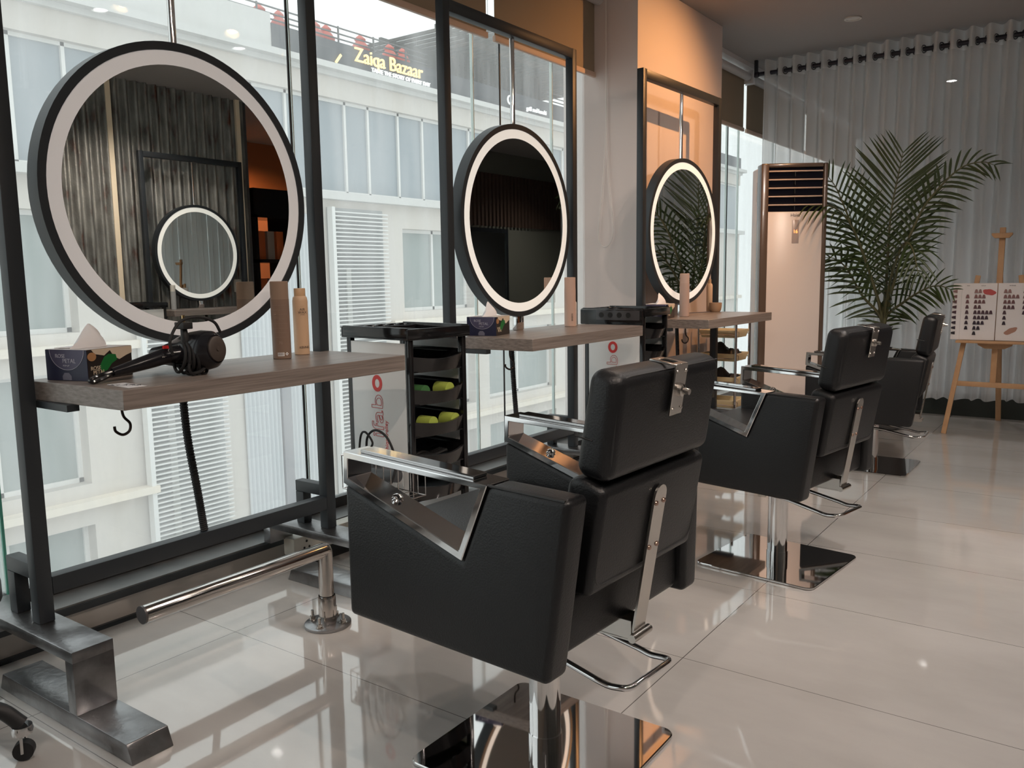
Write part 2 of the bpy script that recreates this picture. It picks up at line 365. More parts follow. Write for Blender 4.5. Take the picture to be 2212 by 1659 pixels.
struct(G().box(-2.70, -1.80, 11.04, 11.05, .33, 2.12).done('window_30', GLASS, smooth=False))  # opening added so the sky brightens the curtain from behind

# ================================================================ ROLLER BLINDS
def blind(y0, y1, zb, label, cordy=None, x=-2.585):
    t = thing('roller_blind', label, 'blind', (x, (y0+y1)/2, zb), 0, 'roller blinds over the window wall')
    h = (y1-y0)/2; H = 2.66-zb
    G().box(-.0012, .0012, -h, h, .02, H).done('fabric', BLINDF, t, smooth=False)
    G().box(-.010, .010, -h-.006, h+.006, 0, .030).done('bottom_rail', BLINDRAIL, t, bevel=.004)
    G().cyl((.03, -h, H+.005), (.03, h, H+.005), .032, n=20).done('roller_tube', BLINDW, t)
    G().box(-.01, .075, -h-.012, -h, H-.05, H+.075).done('bracket', BLINDW, t, smooth=False); G().box(-.01, .075, h, h+.012, H-.05, H+.075).done('bracket', BLINDW, t, smooth=False)
    return t
BLINDRAIL = mat('peach_blind_rail', (.60, .45, .36), .5)
blind(1.30, 3.425, 2.232, 'taupe roller blind left of the glass joint, above the second mirror frame')
blind(3.495, 4.60, 2.232, 'taupe roller blind reaching the pink column, above second station')
blind(5.85, 6.93, 2.232, 'roller blind just behind the column, left of the narrow light gap')
blind(7.00, 8.6, 2.232, 'roller blind half hidden at the left end of the sheer curtain')
blind(8.66, 10.6, 2.232, 'farthest roller blind, seen only through the sheer curtain')
struct(G().box(-2.60, -2.50, 5.76, 10.9, 2.715, ZC-.001).done('trim_10', BLINDW, smooth=False))
def chain(pts, label, closed=False, m=CORD, r=.0022):
    g = G(); g.tube(smoothpath(pts, 8, closed), r, 6, closed=closed); return tag(g.done('pull_cord', m), label, 'cord')
yb = 4.465
chain([(-2.50, yb, 2.70), (-2.498, yb, 2.2), (-2.502, yb, 1.85), (-2.525, yb, 1.55), (-2.548, yb, 1.33), (-2.535, yb, 1.255), (-2.49, yb, 1.245), (-2.452, yb, 1.30), (-2.455, yb, 1.42), (-2.485, yb, 1.7), (-2.496, yb, 2.1), (-2.497, yb, 2.70)], 'long white blind cord loop hanging against the pink column')
def beads(x, y, z0, z1, label):
    g = G(); n = int((z1-z0)/.009)
    g.tube([(x, y, z0), (x, y, z1)], .0008, 5)
    for i in range(n): g.lathe([(0, -.0022), (.0022, 0), (0, .0022)], (x, y, z0+.009*i), n=5)
    return tag(g.done('bead_chain', mat('bead_grey', (.25, .25, .25), .4)), label, 'cord')
beads(-2.60, 2.256, 1.15, 2.66, 'thin bead chain beside the post right of the first mirror')
beads(-2.60, 3.46, 2.25, 2.70, 'bead chain hanging between the two taupe blinds')

# ================================================================ SHEER CURTAIN
cur = thing('sheer_curtain', 'white sheer eyelet curtain hanging in folds behind the palm and easel', 'curtain', (-.85, 6.80, 0))
g = G(); NX, NZ = 520, 14; X0, X1 = -2.375, -.16; pts = []
fold = 20; rnd = random.Random(3); offs = [rnd.uniform(-.3, .3) for _ in range(fold+2)]
def phase(u):
    s = u*fold; i = int(s); t = s-i; return 2*PI*(s+.35*((1-t)*offs[i]+t*offs[i+1]))
zl = [.085, .25, .5, .8, 1.1, 1.4, 1.7, 2.0, 2.25, 2.4, 2.52, 2.60, 2.66, 2.715, 2.735]
rows = []
for z in zl:
    row = []
    q = (2.735-z)/2.65
    for i in range(NX+1):
        u = i/NX; x = X0+(X1-X0)*u; ph = phase(u); amp = .052+.012*q
        yy = 6.80 - amp*math.sin(ph) + .014*q*math.sin(ph*.37+2*q)+.008*math.sin(ph*2.1+5*q)*q
        xx = x + .022*q*math.sin(ph*.5+1.7*q)+ (-.03*q if u < .02 else 0)
        zz = z + (.004*math.sin(ph*.5)+.075*u if z < .1 else 0)
        row.append(g.bm.verts.new((xx+.85, yy-6.80, zz)))
    rows.append(row)
for A, B in zip(rows, rows[1:]):
    for i in range(NX): g.bm.faces.new([A[i], A[i+1], B[i+1], B[i]])
g.done('fabric', SHEER, cur, ang=180)
# eyelets where the cloth crosses the pole
RODM = mat('dark_purple_brown_rod', (.02, .018, .03), .35)
prevs = None
for i in range(NX+1):
    s = math.sin(phase(i/NX)); x = X0+(X1-X0)*i/NX
    if prevs is not None and prevs*s < 0 and x < .5 and not (x < -2.3):
        g = G(); g.tube([(.026*math.cos(2*PI*k/16), 0, .026*math.sin(2*PI*k/16)) for k in range(16)], .0040, 6, closed=True)
        e = g.done('eyelet', mat('eyelet_metal', (.10, .10, .11), .3, .8), cur); e.location = (x+.85, -.002, 2.640)
        e.rotation_euler = (0, 0, math.radians(58 if prevs > 0 else -58))
    prevs = s
rod = thing('curtain_rod', 'dark curtain pole running just under the grey ceiling', 'curtain rod', (-.85, 6.80, 2.64))
G().cyl((-1.56, 0, 0), (.70, 0, 0), .0165, n=16).done('pole', RODM, rod)
G().lathe([(0, 0), (.024, .004), (.026, .02), (.02, .034), (.0165, .036)], (-1.60, 0, 0), (1, 0, 0)).done('finial', RODM, rod)
G().box(-1.60, -1.575, -.012, .012, -.02, .109).done('bracket', BLACKMETAL, rod, smooth=False); G().box(.62, .645, -.012, .012, -.02, .109).done('bracket', BLACKMETAL, rod, smooth=False)

# ================================================================ STREET OUTSIDE
SF = 16/9.
def bx_(x): return x*SF
def by(y): return y*SF
def bz(z): return (z-1.077)*SF+1.077
FX = -16.0
FAC = mat('facade_cream_render', (.60, .55, .505), .9, noise=(.6, .8, (.68, .63, .58)))
FACW = mat('facade_white_band', (.60, .585, .565), .85, noise=(.8, .8, (.69, .68, .66)))
FGL = mat('facade_window_glass', (.24, .28, .31), .2, noise=(.35, .7, (.33, .37, .40)))
FGLD = mat('facade_window_glass_green', (.22, .26, .25), .25, noise=(.5, .8, (.33, .37, .355)))
FFR = mat('facade_white_frame', (.76, .75, .73), .6)
FSIGN = mat('charcoal_sign_band', (.05, .055, .065), .6)
struct(G().box(-60, -2.9, -40, 80, -9.2, -9.0).done('street', mat('street_asphalt', (.42, .42, .42), .9), smooth=False))
bd = thing('facade_building', 'cream three-storey building across the street with window band and dark roof sign', 'building', (FX, 0, -9.0))
def P(z): return z+9.0       # world z to building-local z
def fbox(g, d0, d1, y0, y1, z0, z1): g.box(d0, d1, by(y0), by(y1), P(bz(z0)), P(bz(z1))); return g
# walls: built as strips round the openings so the glass sits recessed
g = G()
LO = [(-1.6, 1.9, 4.62), ]
YA, YB = -6, 24
fbox(g, -6, 0, YA, YB, 3.56, 3.90)
fbox(g, -6, 0, YA, YB, 1.95, 2.16)
fbox(g, -6, -.02, YA, 7.7, 2.16, 3.56) if False else None
fbox(g, -6, -.30, YA, YB, 2.16, 3.56)
wins = []   # (y0,y1,z0,z1)
colsY = [(-1.6, -.1), (.6, 2.0), (2.9, 4.60), (9.69, 11.45), (11.85, 14.05), (15.2, 17.0), (18.0, 20.0)]
rowsZ = [(.54, 1.82), (-1.12, .12), (-3.2, -1.58)]
zc = [1.95]; 
for z0, z1 in rowsZ: zc += [z1, z0]
zc.append(-4.6)
for i in range(0, len(zc)-1):
    hi, lo = zc[i], zc[i+1]
    if i % 2 == 0: fbox(g, -6, 0, YA, YB, lo, hi)
    else:
        ed = [YA]
        for a, b in colsY: ed += [a, b]
        ed.append(YB)
        for j in range(0, len(ed), 2): fbox(g, -6, 0, ed[j], ed[j+1], lo, hi)
        fbox(g, -6, -.5, YA, YB, lo, hi)
g.done('wall', FAC, bd, smooth=False)
g = G(); fbox(g, -6, .35, YA, YB, 3.90, 3.98); fbox(g, -6, .12, YA, YB, 3.84, 3.90); g.done('cornice', FACW, bd, smooth=False)
g = G(); fbox(g, -6, .30, YA, YB, 2.16, 2.26); g.done('ledge', FACW, bd, smooth=False)
for a, b in ((YA, 5.3), (9.35, YB)):
    g = G(); fbox(g, 0, .30, a, b, -1.35, -1.27); fbox(g, 0, .2, a, b, .33, .42); g.done('ledge', mat('facade_warm_ledge', (.80, .72, .62), .85), bd, smooth=False)
# upper ribbon window
mull = [-5.5, -4.9, -4.3, -3.7, -3.1, -2.5, -1.9, -1.3, -.7, -.1, .5, 1.1, 1.7, 2.3, 2.9, 3.5, 4.15, 4.70, 5.3, 5.9, 6.5, 7.05, 7.6, 8.16, 8.66, 9.12, 9.76, 10.32, 10.9, 11.5, 12.1, 12.7, 13.3, 13.9, 14.5, 15.1, 15.7, 16.3, 16.9, 17.5, 18.1, 18.7]
fr = G()
for y in mull: fr.box(-.28, -.16, by(y)-.035, by(y)+.035, P(bz(2.26)), P(bz(3.56)))
fbox(fr, -.28, -.16, YA, YB, 2.26, 2.31); fbox(fr, -.28, -.16, YA, YB, 3.52, 3.56)
wf = fr.done('window', FFR, bd, smooth=False)
g = G(); fbox(g, -.24, -.22, YA, YB, 2.26, 3.56); g.done('pane', FGL, wf, smooth=False)
for a, b in colsY:
    for z0, z1 in rowsZ:
        fr = G()
        y0, y1, q0, q1 = by(a), by(b), P(bz(z0)), P(bz(z1))
        fr.box(-.40, -.30, y0, y0+.09, q0, q1); fr.box(-.40, -.30, y1-.09, y1, q0, q1); fr.box(-.40, -.30, y0, y1, q0, q0+.09); fr.box(-.40, -.30, y0, y1, q1-.09, q1)
        fr.box(-.40, -.30, (y0+y1)/2-.04, (y0+y1)/2+.04, q0, q1)
        wf = fr.done('window', FFR, bd, smooth=False); G().box(-.37, -.35, y0, y1, q0, q1).done('pane', FGLD, wf, smooth=False)
# louvred screens
for (a, b, z0, z1) in ((5.24, 6.31, -4.2, 2.02), (8.16, 9.25, -4.2, 2.06)):
    sc_ = G(); y0, y1 = by(a), by(b); n = int((bz(z1)-bz(z0))/.100)
    for i in range(n):
        z = P(bz(z0))+i*.100
        sc_.box(.10, .22, y0, y1, z, z+.030)
    for y in (y0,): sc_.box(.08, .26, y-.05, y+.05, P(bz(z0)), P(bz(z1)))
    s_ = sc_.done('louvre_screen', FFR, bd, smooth=False)
    G().box(.0, .02, y0, y1, P(bz(z0)), P(bz(z1))).done('backing', mat('louvre_backing_glass', (.36, .37, .37), .5), s_, smooth=False)  # even grey sheet behind the slats
    G().box(.02, .06, y0+(y1-y0)*.28, y0+(y1-y0)*.36, P(bz(z0)), P(bz(1.2))).done('post', FFR, s_, smooth=False)
# ribbed metal cladding with drain pipe
g = G(); y0, y1 = by(6.62), by(7.95); n = 40; pr = None
for i in range(n*6+1):
    y = y0+(y1-y0)*i/(n*6); x = .05+.035*math.sin(2*PI*i/12)
    a_ = g.bm.verts.new((x, y, P(bz(-4.2)))); b_ = g.bm.verts.new((x, y, P(bz(1.95))))
    if pr: g.bm.faces.new([pr[0], a_, b_, pr[1]])
    pr = (a_, b_)
g.done('ribbed_cladding', mat('pale_ribbed_metal', (.60, .62, .64), .5), bd, ang=80)
G().box(.06, .14, by(7.18), by(7.32), P(bz(-4.2)), P(bz(1.95))).done('drain_pipe', mat('grey_downpipe', (.25, .25, .27), .5), bd, smooth=False)
# roof line: white parapet, then charcoal sign band with lettering
g = G(); fbox(g, -.5, 0, YA, 7.35, 3.98, 4.45); fbox(g, -3.5, -3.0, YA, 7.6, 3.98, 5.6); g.done('parapet', FACW, bd, smooth=False)
sg = G(); fbox(sg, -.4, .02, 7.35, YB, 3.98, 4.33); sg = sg.done('sign_band', FSIGN, bd, smooth=False)
NEON = mat('gold_sign_letters', (.95, .62, .25), .5, emit=(1, .62, .22), estr=1.1)
WHT = mat('white_sign_letters', (.9, .9, .9), .5, emit=(1, 1, 1), estr=.5)
RX = (PI/2, 0, PI/2)
def sign(body, size, y, z, m): text('lettering', body, size, m, sg, (.06, by(y), P(bz(z))), RX, ext=.02)
sign('Zaiqa Bazaar', .50, 9.50, 4.13, NEON); sign('TASTE THE STORY OF EVERY DAY', .15, 9.75, 4.04, WHT)
sign('Zaiqa Bazaar', .50, 15.9, 4.13, NEON); sign('G', .42, 12.55, 4.10, WHT); sign('grill and karahi', .2, 13.4, 4.08, WHT)
g = G(); g.box(.04, .07, by(8.42)-.03, by(8.42)+.03, P(bz(4.04)), P(bz(4.04))+.28, Matrix.Translation((0, by(8.42), P(bz(4.04)))) @ Matrix.Rotation(-.7, 4, 'X') @ Matrix.Translation((0, -by(8.42), -P(bz(4.04))))); g.done('feather_mark', NEON, sg, smooth=False)
# roof railing
rl = G()
for z in (4.38, 4.45, 4.52, 4.60): rl.tube([(-.35, by(6.6), P(bz(z))), (-.35, by(10.6), P(bz(z)))], .022, 6); rl.tube([(-.35, by(14.1), P(bz(z))), (-.35, by(18), P(bz(z)))], .022, 6)
for y in (6.6, 7.3, 8.0, 8.7, 9.4, 10.1, 14.2, 15.0, 15.8, 16.6): rl.tube([(-.35, by(y), P(bz(4.33))), (-.35, by(y), P(bz(4.62)))], .025, 6)
rl.done('roof_railing', mat('grey_rail_paint', (.12, .12, .12), .6), bd)
# slatted roof pergola
PG = mat('dark_pergola_timber', (.07, .07, .065), .8)
pg = thing('roof_pergola', 'dark slatted pergola on the roof above the lit sign', 'pergola', (FX-1.2, by(12), bz(4.33)))
g = G()
for i in range(30): y = -2.3+.34*i; g.box(-3.6, 2.4, y, y+.10, 1.14, 1.22)
for x in (-3.4, -1.2, 1.0): g.box(x, x+.10, -2.3, 7.7, 1.22, 1.34)
g.done('roof_slats', PG, pg, smooth=False)
g = G()
for i in range(19): y = -.2+.26*i; g.box(.0, .08, y, y+.11, 0, 1.14)
g.box(-.1, .0, -2.3, -.2, 0, .95)
g.done('slat_screen', PG, pg, smooth=False)
g = G(); g.box(-3.6, -3.5, -2.3, 7.5, 0, 1.14); g.done('planting_screen', mat('hedge_green', (.10, .15, .09), .9, noise=(2.5, .5, (.20, .27, .18))), pg, smooth=False)
JAR = mat('red_jar_glaze', (.62, .10, .06), .5)
for i, (y, z, s_, lb) in enumerate(((7.5, 4.33, 1.0, 'red jar on the roof edge, farthest left, behind railing'), (7.82, 4.33, .85, 'second red jar from the left on the roof edge'),
        (8.45, 4.33, .95, 'red jar on roof edge just right of the first mirror post'), (8.66, 4.33, .9, 'red jar beside the post side jar, nearer the lit sign'),
        (9.33, 4.33, 1.0, 'single red jar above the letters Zaiqa'), (9.95, 4.33, .95, 'left red jar of the pair above the letters Bazaar'), (10.25, 4.33, .85, 'right red jar of the pair above the letters Bazaar'))):
    j = thing('roof_jar', lb, 'jar', (FX-.72, by(y), bz(z)), 0, 'red jars along the roof edge')
    G().lathe([(0, 0), (.17*s_, 0), (.24*s_, .14), (.25*s_, .26), (.17*s_, .38), (.11*s_, .43)], n=20).done('body', JAR, j)
    G().lathe([(.11*s_, .43), (.15*s_, .47), (.15*s_, .5), (.08*s_, .56), (.03*s_, .6), (0, .6)], n=20).done('lid', JAR, j)
# stone pier of our own building outside the glass
struct(G().box(-2.95, -2.80, 4.90, 5.80, -9, 3.2).done('trim_11', mat('outside_cream_pier', (.62, .60, .55), .9), smooth=False))

# ================================================================ STYLING STATIONS
R_ = math.radians
def make_station(name_label, loc, rotz=0, group='styling stations', lit=True, W=1.015, swivel=0):
    """local frame: x=0 is the post front, +x towards the room, y=0 the outer left edge; z up"""
    t = thing('styling_station', name_label, 'styling station', loc, rotz, group)
    T = .040; ZT = 2.155; ZB = .205
    for y in (0, W-T):
        G().box(-T, 0, y, y+T, ZB, ZT).done('post', BLACKMETAL, t, bevel=.003, smooth=True)
        g = G(); g.box(-.168, -.128, y+.003, y+.038, ZB, .3195); g.box(-.168, -T, y+.003, y+.038, .32, .36)
        g.done('rear_bracket', BLACKMETAL, t, bevel=.002)
    G().box(-T, 0, T, W-T, ZT-.048, ZT-.001).done('top_rail', BLACKMETAL, t, bevel=.003)
    G().box(-T, 0, T, W-T, .275, .322).done('bottom_rail', BLACKMETAL, t, bevel=.003)
    for y in (-.037, W-.085):
        g = G(); y1 = y+.102
        # stepped foot: flat beam, riser and upper shelf, folded from wide flat tube
        g.prism([(-.175, 0), (.468, 0), (.448, .045), (-.155, .045)], y, y1, lambda u, v, a: (u, a, v))
        g.box(.195, .232, y, y1, .045, .178)
        g.box(-.30, .232, y, y1, .176, ZB)
        g.box(-.30, -.262, y, y1, .118, .178)
        g.done('foot', RAWSTEEL, t, bevel=.002)
    # shelf and its support
    poly = [(.357, .067), (.357, 1.010), (0.001, 1.010), (0.001, W-T-.002), (-.06, W-T-.002), (-.06, .045)]
    G().prism(poly, .782, .830, XY).done('shelf', WOOD, t, bevel=.0012, seg=1)
    for y in (T, W-T-.03): G().box(-.04, .15, y, y+.03, .765, .782).done('shelf_bracket', BLACKMETAL, t, smooth=False)
    # mirror on a hanging rod
    yc = W/2; zc_ = 1.315
    G().cyl((-.03, yc, zc_+.41), (-.03, yc, ZT-.045), .0110, n=16).done('hanging_rod', CHROME, t)
    g = G(); n = 96
    outer = [(yc+.422*math.cos(2*PI*i/n), zc_+.422*math.sin(2*PI*i/n)) for i in range(n)]
    inner = [(yc+.400*math.cos(2*PI*i/n), zc_+.400*math.sin(2*PI*i/n)) for i in range(n)]
    g.ringprism(outer, inner, -.048, .004, YZ)
    g.prism(inner, -.048, -.040, YZ)
    mf = g.done('mirror_frame', BLACKMETAL, t, ang=30)
    g = G(); r2 = [(yc+.3995*math.cos(2*PI*i/n), zc_+.3995*math.sin(2*PI*i/n)) for i in range(n)]; r3 = [(yc+.361*math.cos(2*PI*i/n), zc_+.361*math.sin(2*PI*i/n)) for i in range(n)]
    g.ringprism(r2, r3, -.010, .001, YZ); g.done('light_ring', FROSTON if lit else FROST, mf, ang=30)
    g = G(); g.prism([(yc+.3608*math.cos(2*PI*i/n), zc_+.3608*math.sin(2*PI*i/n)) for i in range(n)], -.010, .0005, YZ); g.done('mirror_glass', MIRROR, mf, smooth=False)
    if swivel:
        mf.location = (Matrix.Translation((-.02, yc, 0)) @ Matrix.Rotation(R_(swivel), 4, 'Z') @ Matrix.Translation((.02, -yc, 0))).to_translation(); mf.rotation_euler = (0, 0, R_(swivel))
    g = G(); g.box(-.03, -.0, yc-.028, yc+.028, .830, .905); g.done('mirror_stand', CHROME, t, bevel=.006)
    # hook under the shelf
    hk = [(.18, .16, .782), (.18, .16, .755), (.183, .163, .738), (.192, .172, .722), (.190, .170, .703), (.180, .158, .694), (.170, .146, .703), (.168, .144, .716)]
    G().tube(smoothpath(hk, 5), .0035, 8).done('hook', mat('dark_bronze_hook', (.05, .035, .03), .35, .8), t)
    # corrugated cable conduit from the shelf down to the bottom rail
    a = smoothpath([(-.02, yc-.05, .782), (-.015, yc-.045, .62), (-.02, yc-.02, .45), (-.02, yc-.005, .322)], 40)
    G().tube(a, .011, 10, radii=[.0125 if i % 2 else .0100 for i in range(len(a))]).done('cable_conduit', BLACKRUB, t, ang=20)
    return t
st1 = make_station('black framed station with the largest round mirror, hair dryer on its shelf', (-2.187, .955, 0), lit=False)
st2 = make_station('middle styling station of the window row, between the two black trolleys', (-2.187, 2.622, 0), W=1.0)
st3 = make_station('styling station in front of the orange lit column, mirror showing palm', (-2.090, 4.140, 0), R_(-1.2), W=1.035, swivel=-2.6)
st4 = make_station('station by the corrugated wall, seen only reflected in largest mirror', (2.28, 5.02, 0), PI)

# ================================================================ SALON CHAIRS
def make_chair(label, loc, rotz, dz, base_rot):
    t = thing('salon_chair', label, 'salon chair', loc, rotz, 'black hydraulic salon chairs')
    z = dz
    def FZ(u, v, a): return (u, a, v+z)
    So, Si = .307, .240
    A, B_, C_, D_, E_, F_, G_ = (.297, .714), (.300, .645), (-.031, .540), (-.098, .697), (-.279, .694), (-.229, .345), (.300, .352)
    for sgn in (1, -1):
        a0, a1 = (Si, So) if sgn > 0 else (-So, -Si)
        if sgn < 0: E_, F_ = (-.228, .692), (-.222, .348)
        ap = G().prism([B_, C_, D_, E_, F_, G_], a0, a1, FZ).done('arm_panel', LEATHER, t, bevel=.014, seg=4)
        off = .013
        # folded chrome strip frame of the arm opening
        outer = [A, B_, C_, D_]
        inner = [(.284, .699), (.286, .657), (-.024, .559), (-.080, .688)]
        cf = G().ringprism(outer, inner, a0-.001, a1+.001, FZ).done('arm_frame', CHROME, t, bevel=.0015, seg=1, smooth=False)
        m0 = (a0+a1)/2
        sl = math.atan2(.017, .394); Mp = Matrix.Translation((.095, 0, .7095+z)) @ Matrix.Rotation(-sl, 4, 'Y')
        g = G(); g.box(-.150, .165, m0-.020, m0+.020, -.004, .0035, Mp); g.done('arm_pad', mat('dark_chrome_pad', (.42, .41, .41), .06, 1.0), cf, bevel=.0015, seg=1, smooth=False)
        # rosette screw on the slanted strip
        u = .62; px_, pz_ = C_[0]+(B_[0]-C_[0])*u, C_[1]+(B_[1]-C_[1])*u+.012
        kn = Vector((-(B_[1]-C_[1]), 0, (B_[0]-C_[0]))).normalized()
        g = G(); g.lathe([(0, 0), (.012, 0), (.013, .004), (.009, .008), (.011, .012), (.006, .016), (0, .017)], (px_, m0, pz_+z), kn, 14); g.done('rosette_screw', CHROME, cf)
        if sgn > 0 or True:
            pth = [(D_[0]+.004, a1-.006 if sgn > 0 else a0+.006, D_[1]+z-.002), (E_[0]+.012, a1-.006 if sgn > 0 else a0+.006, E_[1]+z-.003)]
            G().tube(pth, .0028, 6).done('stitched_seam', BLACKMAT, ap)
    # seat hull and cushion
    g = G(); g.box(-.205, .285, -.238, .238, .362+z, .475+z); g.done('seat_base', LEATHER, t, bevel=.012, seg=3)
    g = G(); g.box(-.19, .305, -.236, .236, .470+z, .545+z); g.done('seat_cushion', LEATHER, t, bevel=.026, seg=5)
    # lower backrest and head cushion
    lb = G().prism([(-.288, .690), (-.252, .482), (-.165, .482), (-.205, .705), (-.235, .712)], -.206, .206, FZ).done('backrest', LEATHER, t, bevel=.024, seg=5)
    hc = G().prism([(-.252, .915), (-.322, .902), (-.293, .700), (-.216, .712)], -.208, .208, FZ).done('head_cushion', LEATHER, t, bevel=.027, seg=6)
    def piping(f0, z0, f1, z1, hw, r_, par):
        c = []
        for (s_, w_) in ((1, 0), (-1, 0), (-1, 1), (1, 1)):
            c.append((f0 if w_ == 0 else f1, s_*hw, (z0 if w_ == 0 else z1)+z))
        pth = roundpath(c+[c[0], c[1]], .035, 5)[6:]
        G().tube(pth, .0022, 6).done('piping', BLACKMAT, par)
    piping(-.3125, .896, -.2900, .716, .196, .0022, hc)
    piping(-.281, .680, -.2545, .500, .194, .0022, lb)
    # side stitch on head cushion
    for s_ in (1, -1): G().tube([(-.226, s_*.2085, .788+z), (-.262, s_*.2085, .782+z)], .0016, 5).done('stitched_seam', BLACKMAT, hc)
    # steel headrest socket plate folded over the top
    tilt = math.atan2(.029, .202)
    M = Matrix.Translation((-.3105, 0, .812+z)) @ Matrix.Rotation(-tilt, 4, 'Y')
    g = G(); g.box(-.010, -.006, -.024, .024, -.005, .096, M)
    g.box(-.010, .050, -.024, -.016, .092, .0965, M); g.box(-.010, .050, .016, .024, .092, .0965, M); g.box(-.010, .004, -.016, .016, .092, .0965, M); g.box(.036, .050, -.016, .016, .092, .0965, M)
    pl = g.done('headrest_plate', STEEL, t, bevel=.0012, seg=1)
    for s_ in (-1, 1):
        for zz in (.008, .082):
            c = M @ Vector((-.010, s_*.017, zz)); G().lathe([(0, .003), (.0032, .0025), (.004, 0)], c, M.to_3x3() @ Vector((-1, 0, 0)), 10).done('plate_screw', STEEL, pl)
    c = M @ Vector((-.010, 0, .045)); g = G(); g.lathe([(.0, .022), (.006, .022), (.007, .014), (.007, .010), (.012, .008), (.013, 0)], c, M.to_3x3() @ Vector((-1, 0, 0)), 12); g.done('clamp_knob', STEEL, pl)
    # long steel back support bar
    g = G(); hw = .0235
    prof = [(hw*math.cos(PI*i/10), .640+hw*math.sin(PI*i/10)) for i in range(11)]+[(-hw, .350), (hw, .350)]
    fb = lambda v: -.2895+.163*(.64-v)
    A1 = [g.bm.verts.new((fb(v), u, v+z)) for u, v in prof]; A2 = [g.bm.verts.new((fb(v)+.005, u, v+z)) for u, v in prof]
    g.bm.faces.new(A1); g.bm.faces.new(A2[::-1])
    for i in range(len(prof)): j = (i+1) % len(prof); g.bm.faces.new([A1[i], A1[j], A2[j], A2[i]])
    g.box(-.238, -.150, -.026, -.0215, .335+z, .375+z); g.box(-.238, -.150, .0215, .026, .335+z, .375+z); g.box(-.243, -.150, -.026, .026, .332+z, .337+z)
    bar = g.done('back_support_bar', STEEL, t, smooth=False)
    for s_ in (-1, 1):
        for zz in (.628, .535): G().lathe([(0, .004), (.0045, .003), (.0055, 0)], (fb(zz), s_*.015, zz+z), (-1, 0, 0), 10).done('bar_screw', mat('copper_tinted_screw', (.45, .30, .24), .25, 1.0), bar)
    G().cyl((-.245, -.036, .342+z), (-.245, .036, .342+z), .009, n=14).done('hinge_bolt', STEEL, bar)
    # column, pump lever and base plate
    g = G(); g.cyl((0, 0, .008), (0, 0, .045), .0385, n=40); g.cyl((0, 0, .045), (0, 0, .275+z), .0360, n=40); g.cyl((0, 0, .275+z), (0, 0, .362+z), .0375, n=40)
    g.done('hydraulic_column', CHROME, t, ang=30)
    lv = [(.03, .078, .292+z), (-.06, .082, .288+z), (-.195, .088, .262+z), (-.222, .086, .256+z), (-.268, .084, .262+z), (-.275, -.084, .262+z), (-.222, -.086, .256+z), (-.195, -.088, .262+z), (-.06, -.082, .288+z), (.03, -.078, .292+z)]
    lvo = G().tube(roundpath(lv, .022, 5), .0068, 12).done('pump_lever', CHROME, t)
    for s_ in (-1, 1): G().box(.015, .045, s_*.069-.009, s_*.069+.009, .275+z, .362+z).done('lever_bracket', STEEL, lvo, bevel=.004)
    g = G(); R_ = .028; hw = .222; pts = []
    for cx, cy, a0 in ((hw-R_, hw-R_, 0), (-hw+R_, hw-R_, 90), (-hw+R_, -hw+R_, 180), (hw-R_, -hw+R_, 270)):
        for k_ in range(7): a = math.radians(a0+15*k_); pts.append((cx+R_*math.cos(a), cy+R_*math.sin(a)))
    g.prism(pts, 0.001, .010, XY)
    b = g.done('base_plate', MIRRORCHROME, t, bevel=.002, seg=1, bang=50, ang=20); b.rotation_euler = (0, 0, base_rot-rotz)
    return t
R = math.radians
ch1 = make_chair('nearest black salon chair, large in the foreground, back to the viewer', (-.995, 1.496, 0), PI+R(-2.5), 0, 0)
ch2 = make_chair('second black salon chair, behind the nearest one, base plate fully visible', (-.968, 3.036, 0), PI+R(-8.7), -.018, R(-6))
ch3 = make_chair('farthest black salon chair, seen from the side beside the easel', (-1.049, 4.878, 0), PI+R(4.1), -.066, R(0))

# ================================================================ FOOT RAIL
fr_ = thing('foot_rail', 'chrome tube foot rail on a bolted round flange before the first station', 'foot rail', (-1.940, 1.694, 0))
g = G(); g.tube(roundpath([(0, 0, .06), (0, 0, .243), (0, -.60, .243)], .006, 2), .0230, 24); g.done('tube', STEEL2 if 'STEEL2' in globals() else mat('polished_rail', (.62, .58, .55), .12, 1.0), fr_)
G().lathe([(.0, .0), (.0255, 0), (.0275, .01), (.0275, .082), (.0255, .088)], (0, 0, .010), n=28).done('collar', mat('polished_rail', (.6, .6, .6)), fr_)
G().lathe([(0, 0), (.070, 0), (.072, .003), (.072, .009), (.069, .011), (0, .011)], n=44).done('flange', RAWSTEEL, fr_)
G().cyl((0, -.60, .243), (0, -.606, .243), .0234, n=24).done('end_cap', mat('dull_cap', (.12, .11, .11), .4, .6), fr_)
for a in (20, 110, 200, 290):
    x, y = .053*math.cos(R(a)), .053*math.sin(R(a))
    g = G(); g.lathe([(0, 0), (.012, 0), (.012, .003), (.0, .003)], (x, y, .011), n=16); g.cyl((x, y, .014), (x, y, .024), .0085, n=6); g.cyl((x, y, .024), (x, y, .043), .0045, n=10)
    g.done('anchor_bolt', STEEL, fr_)

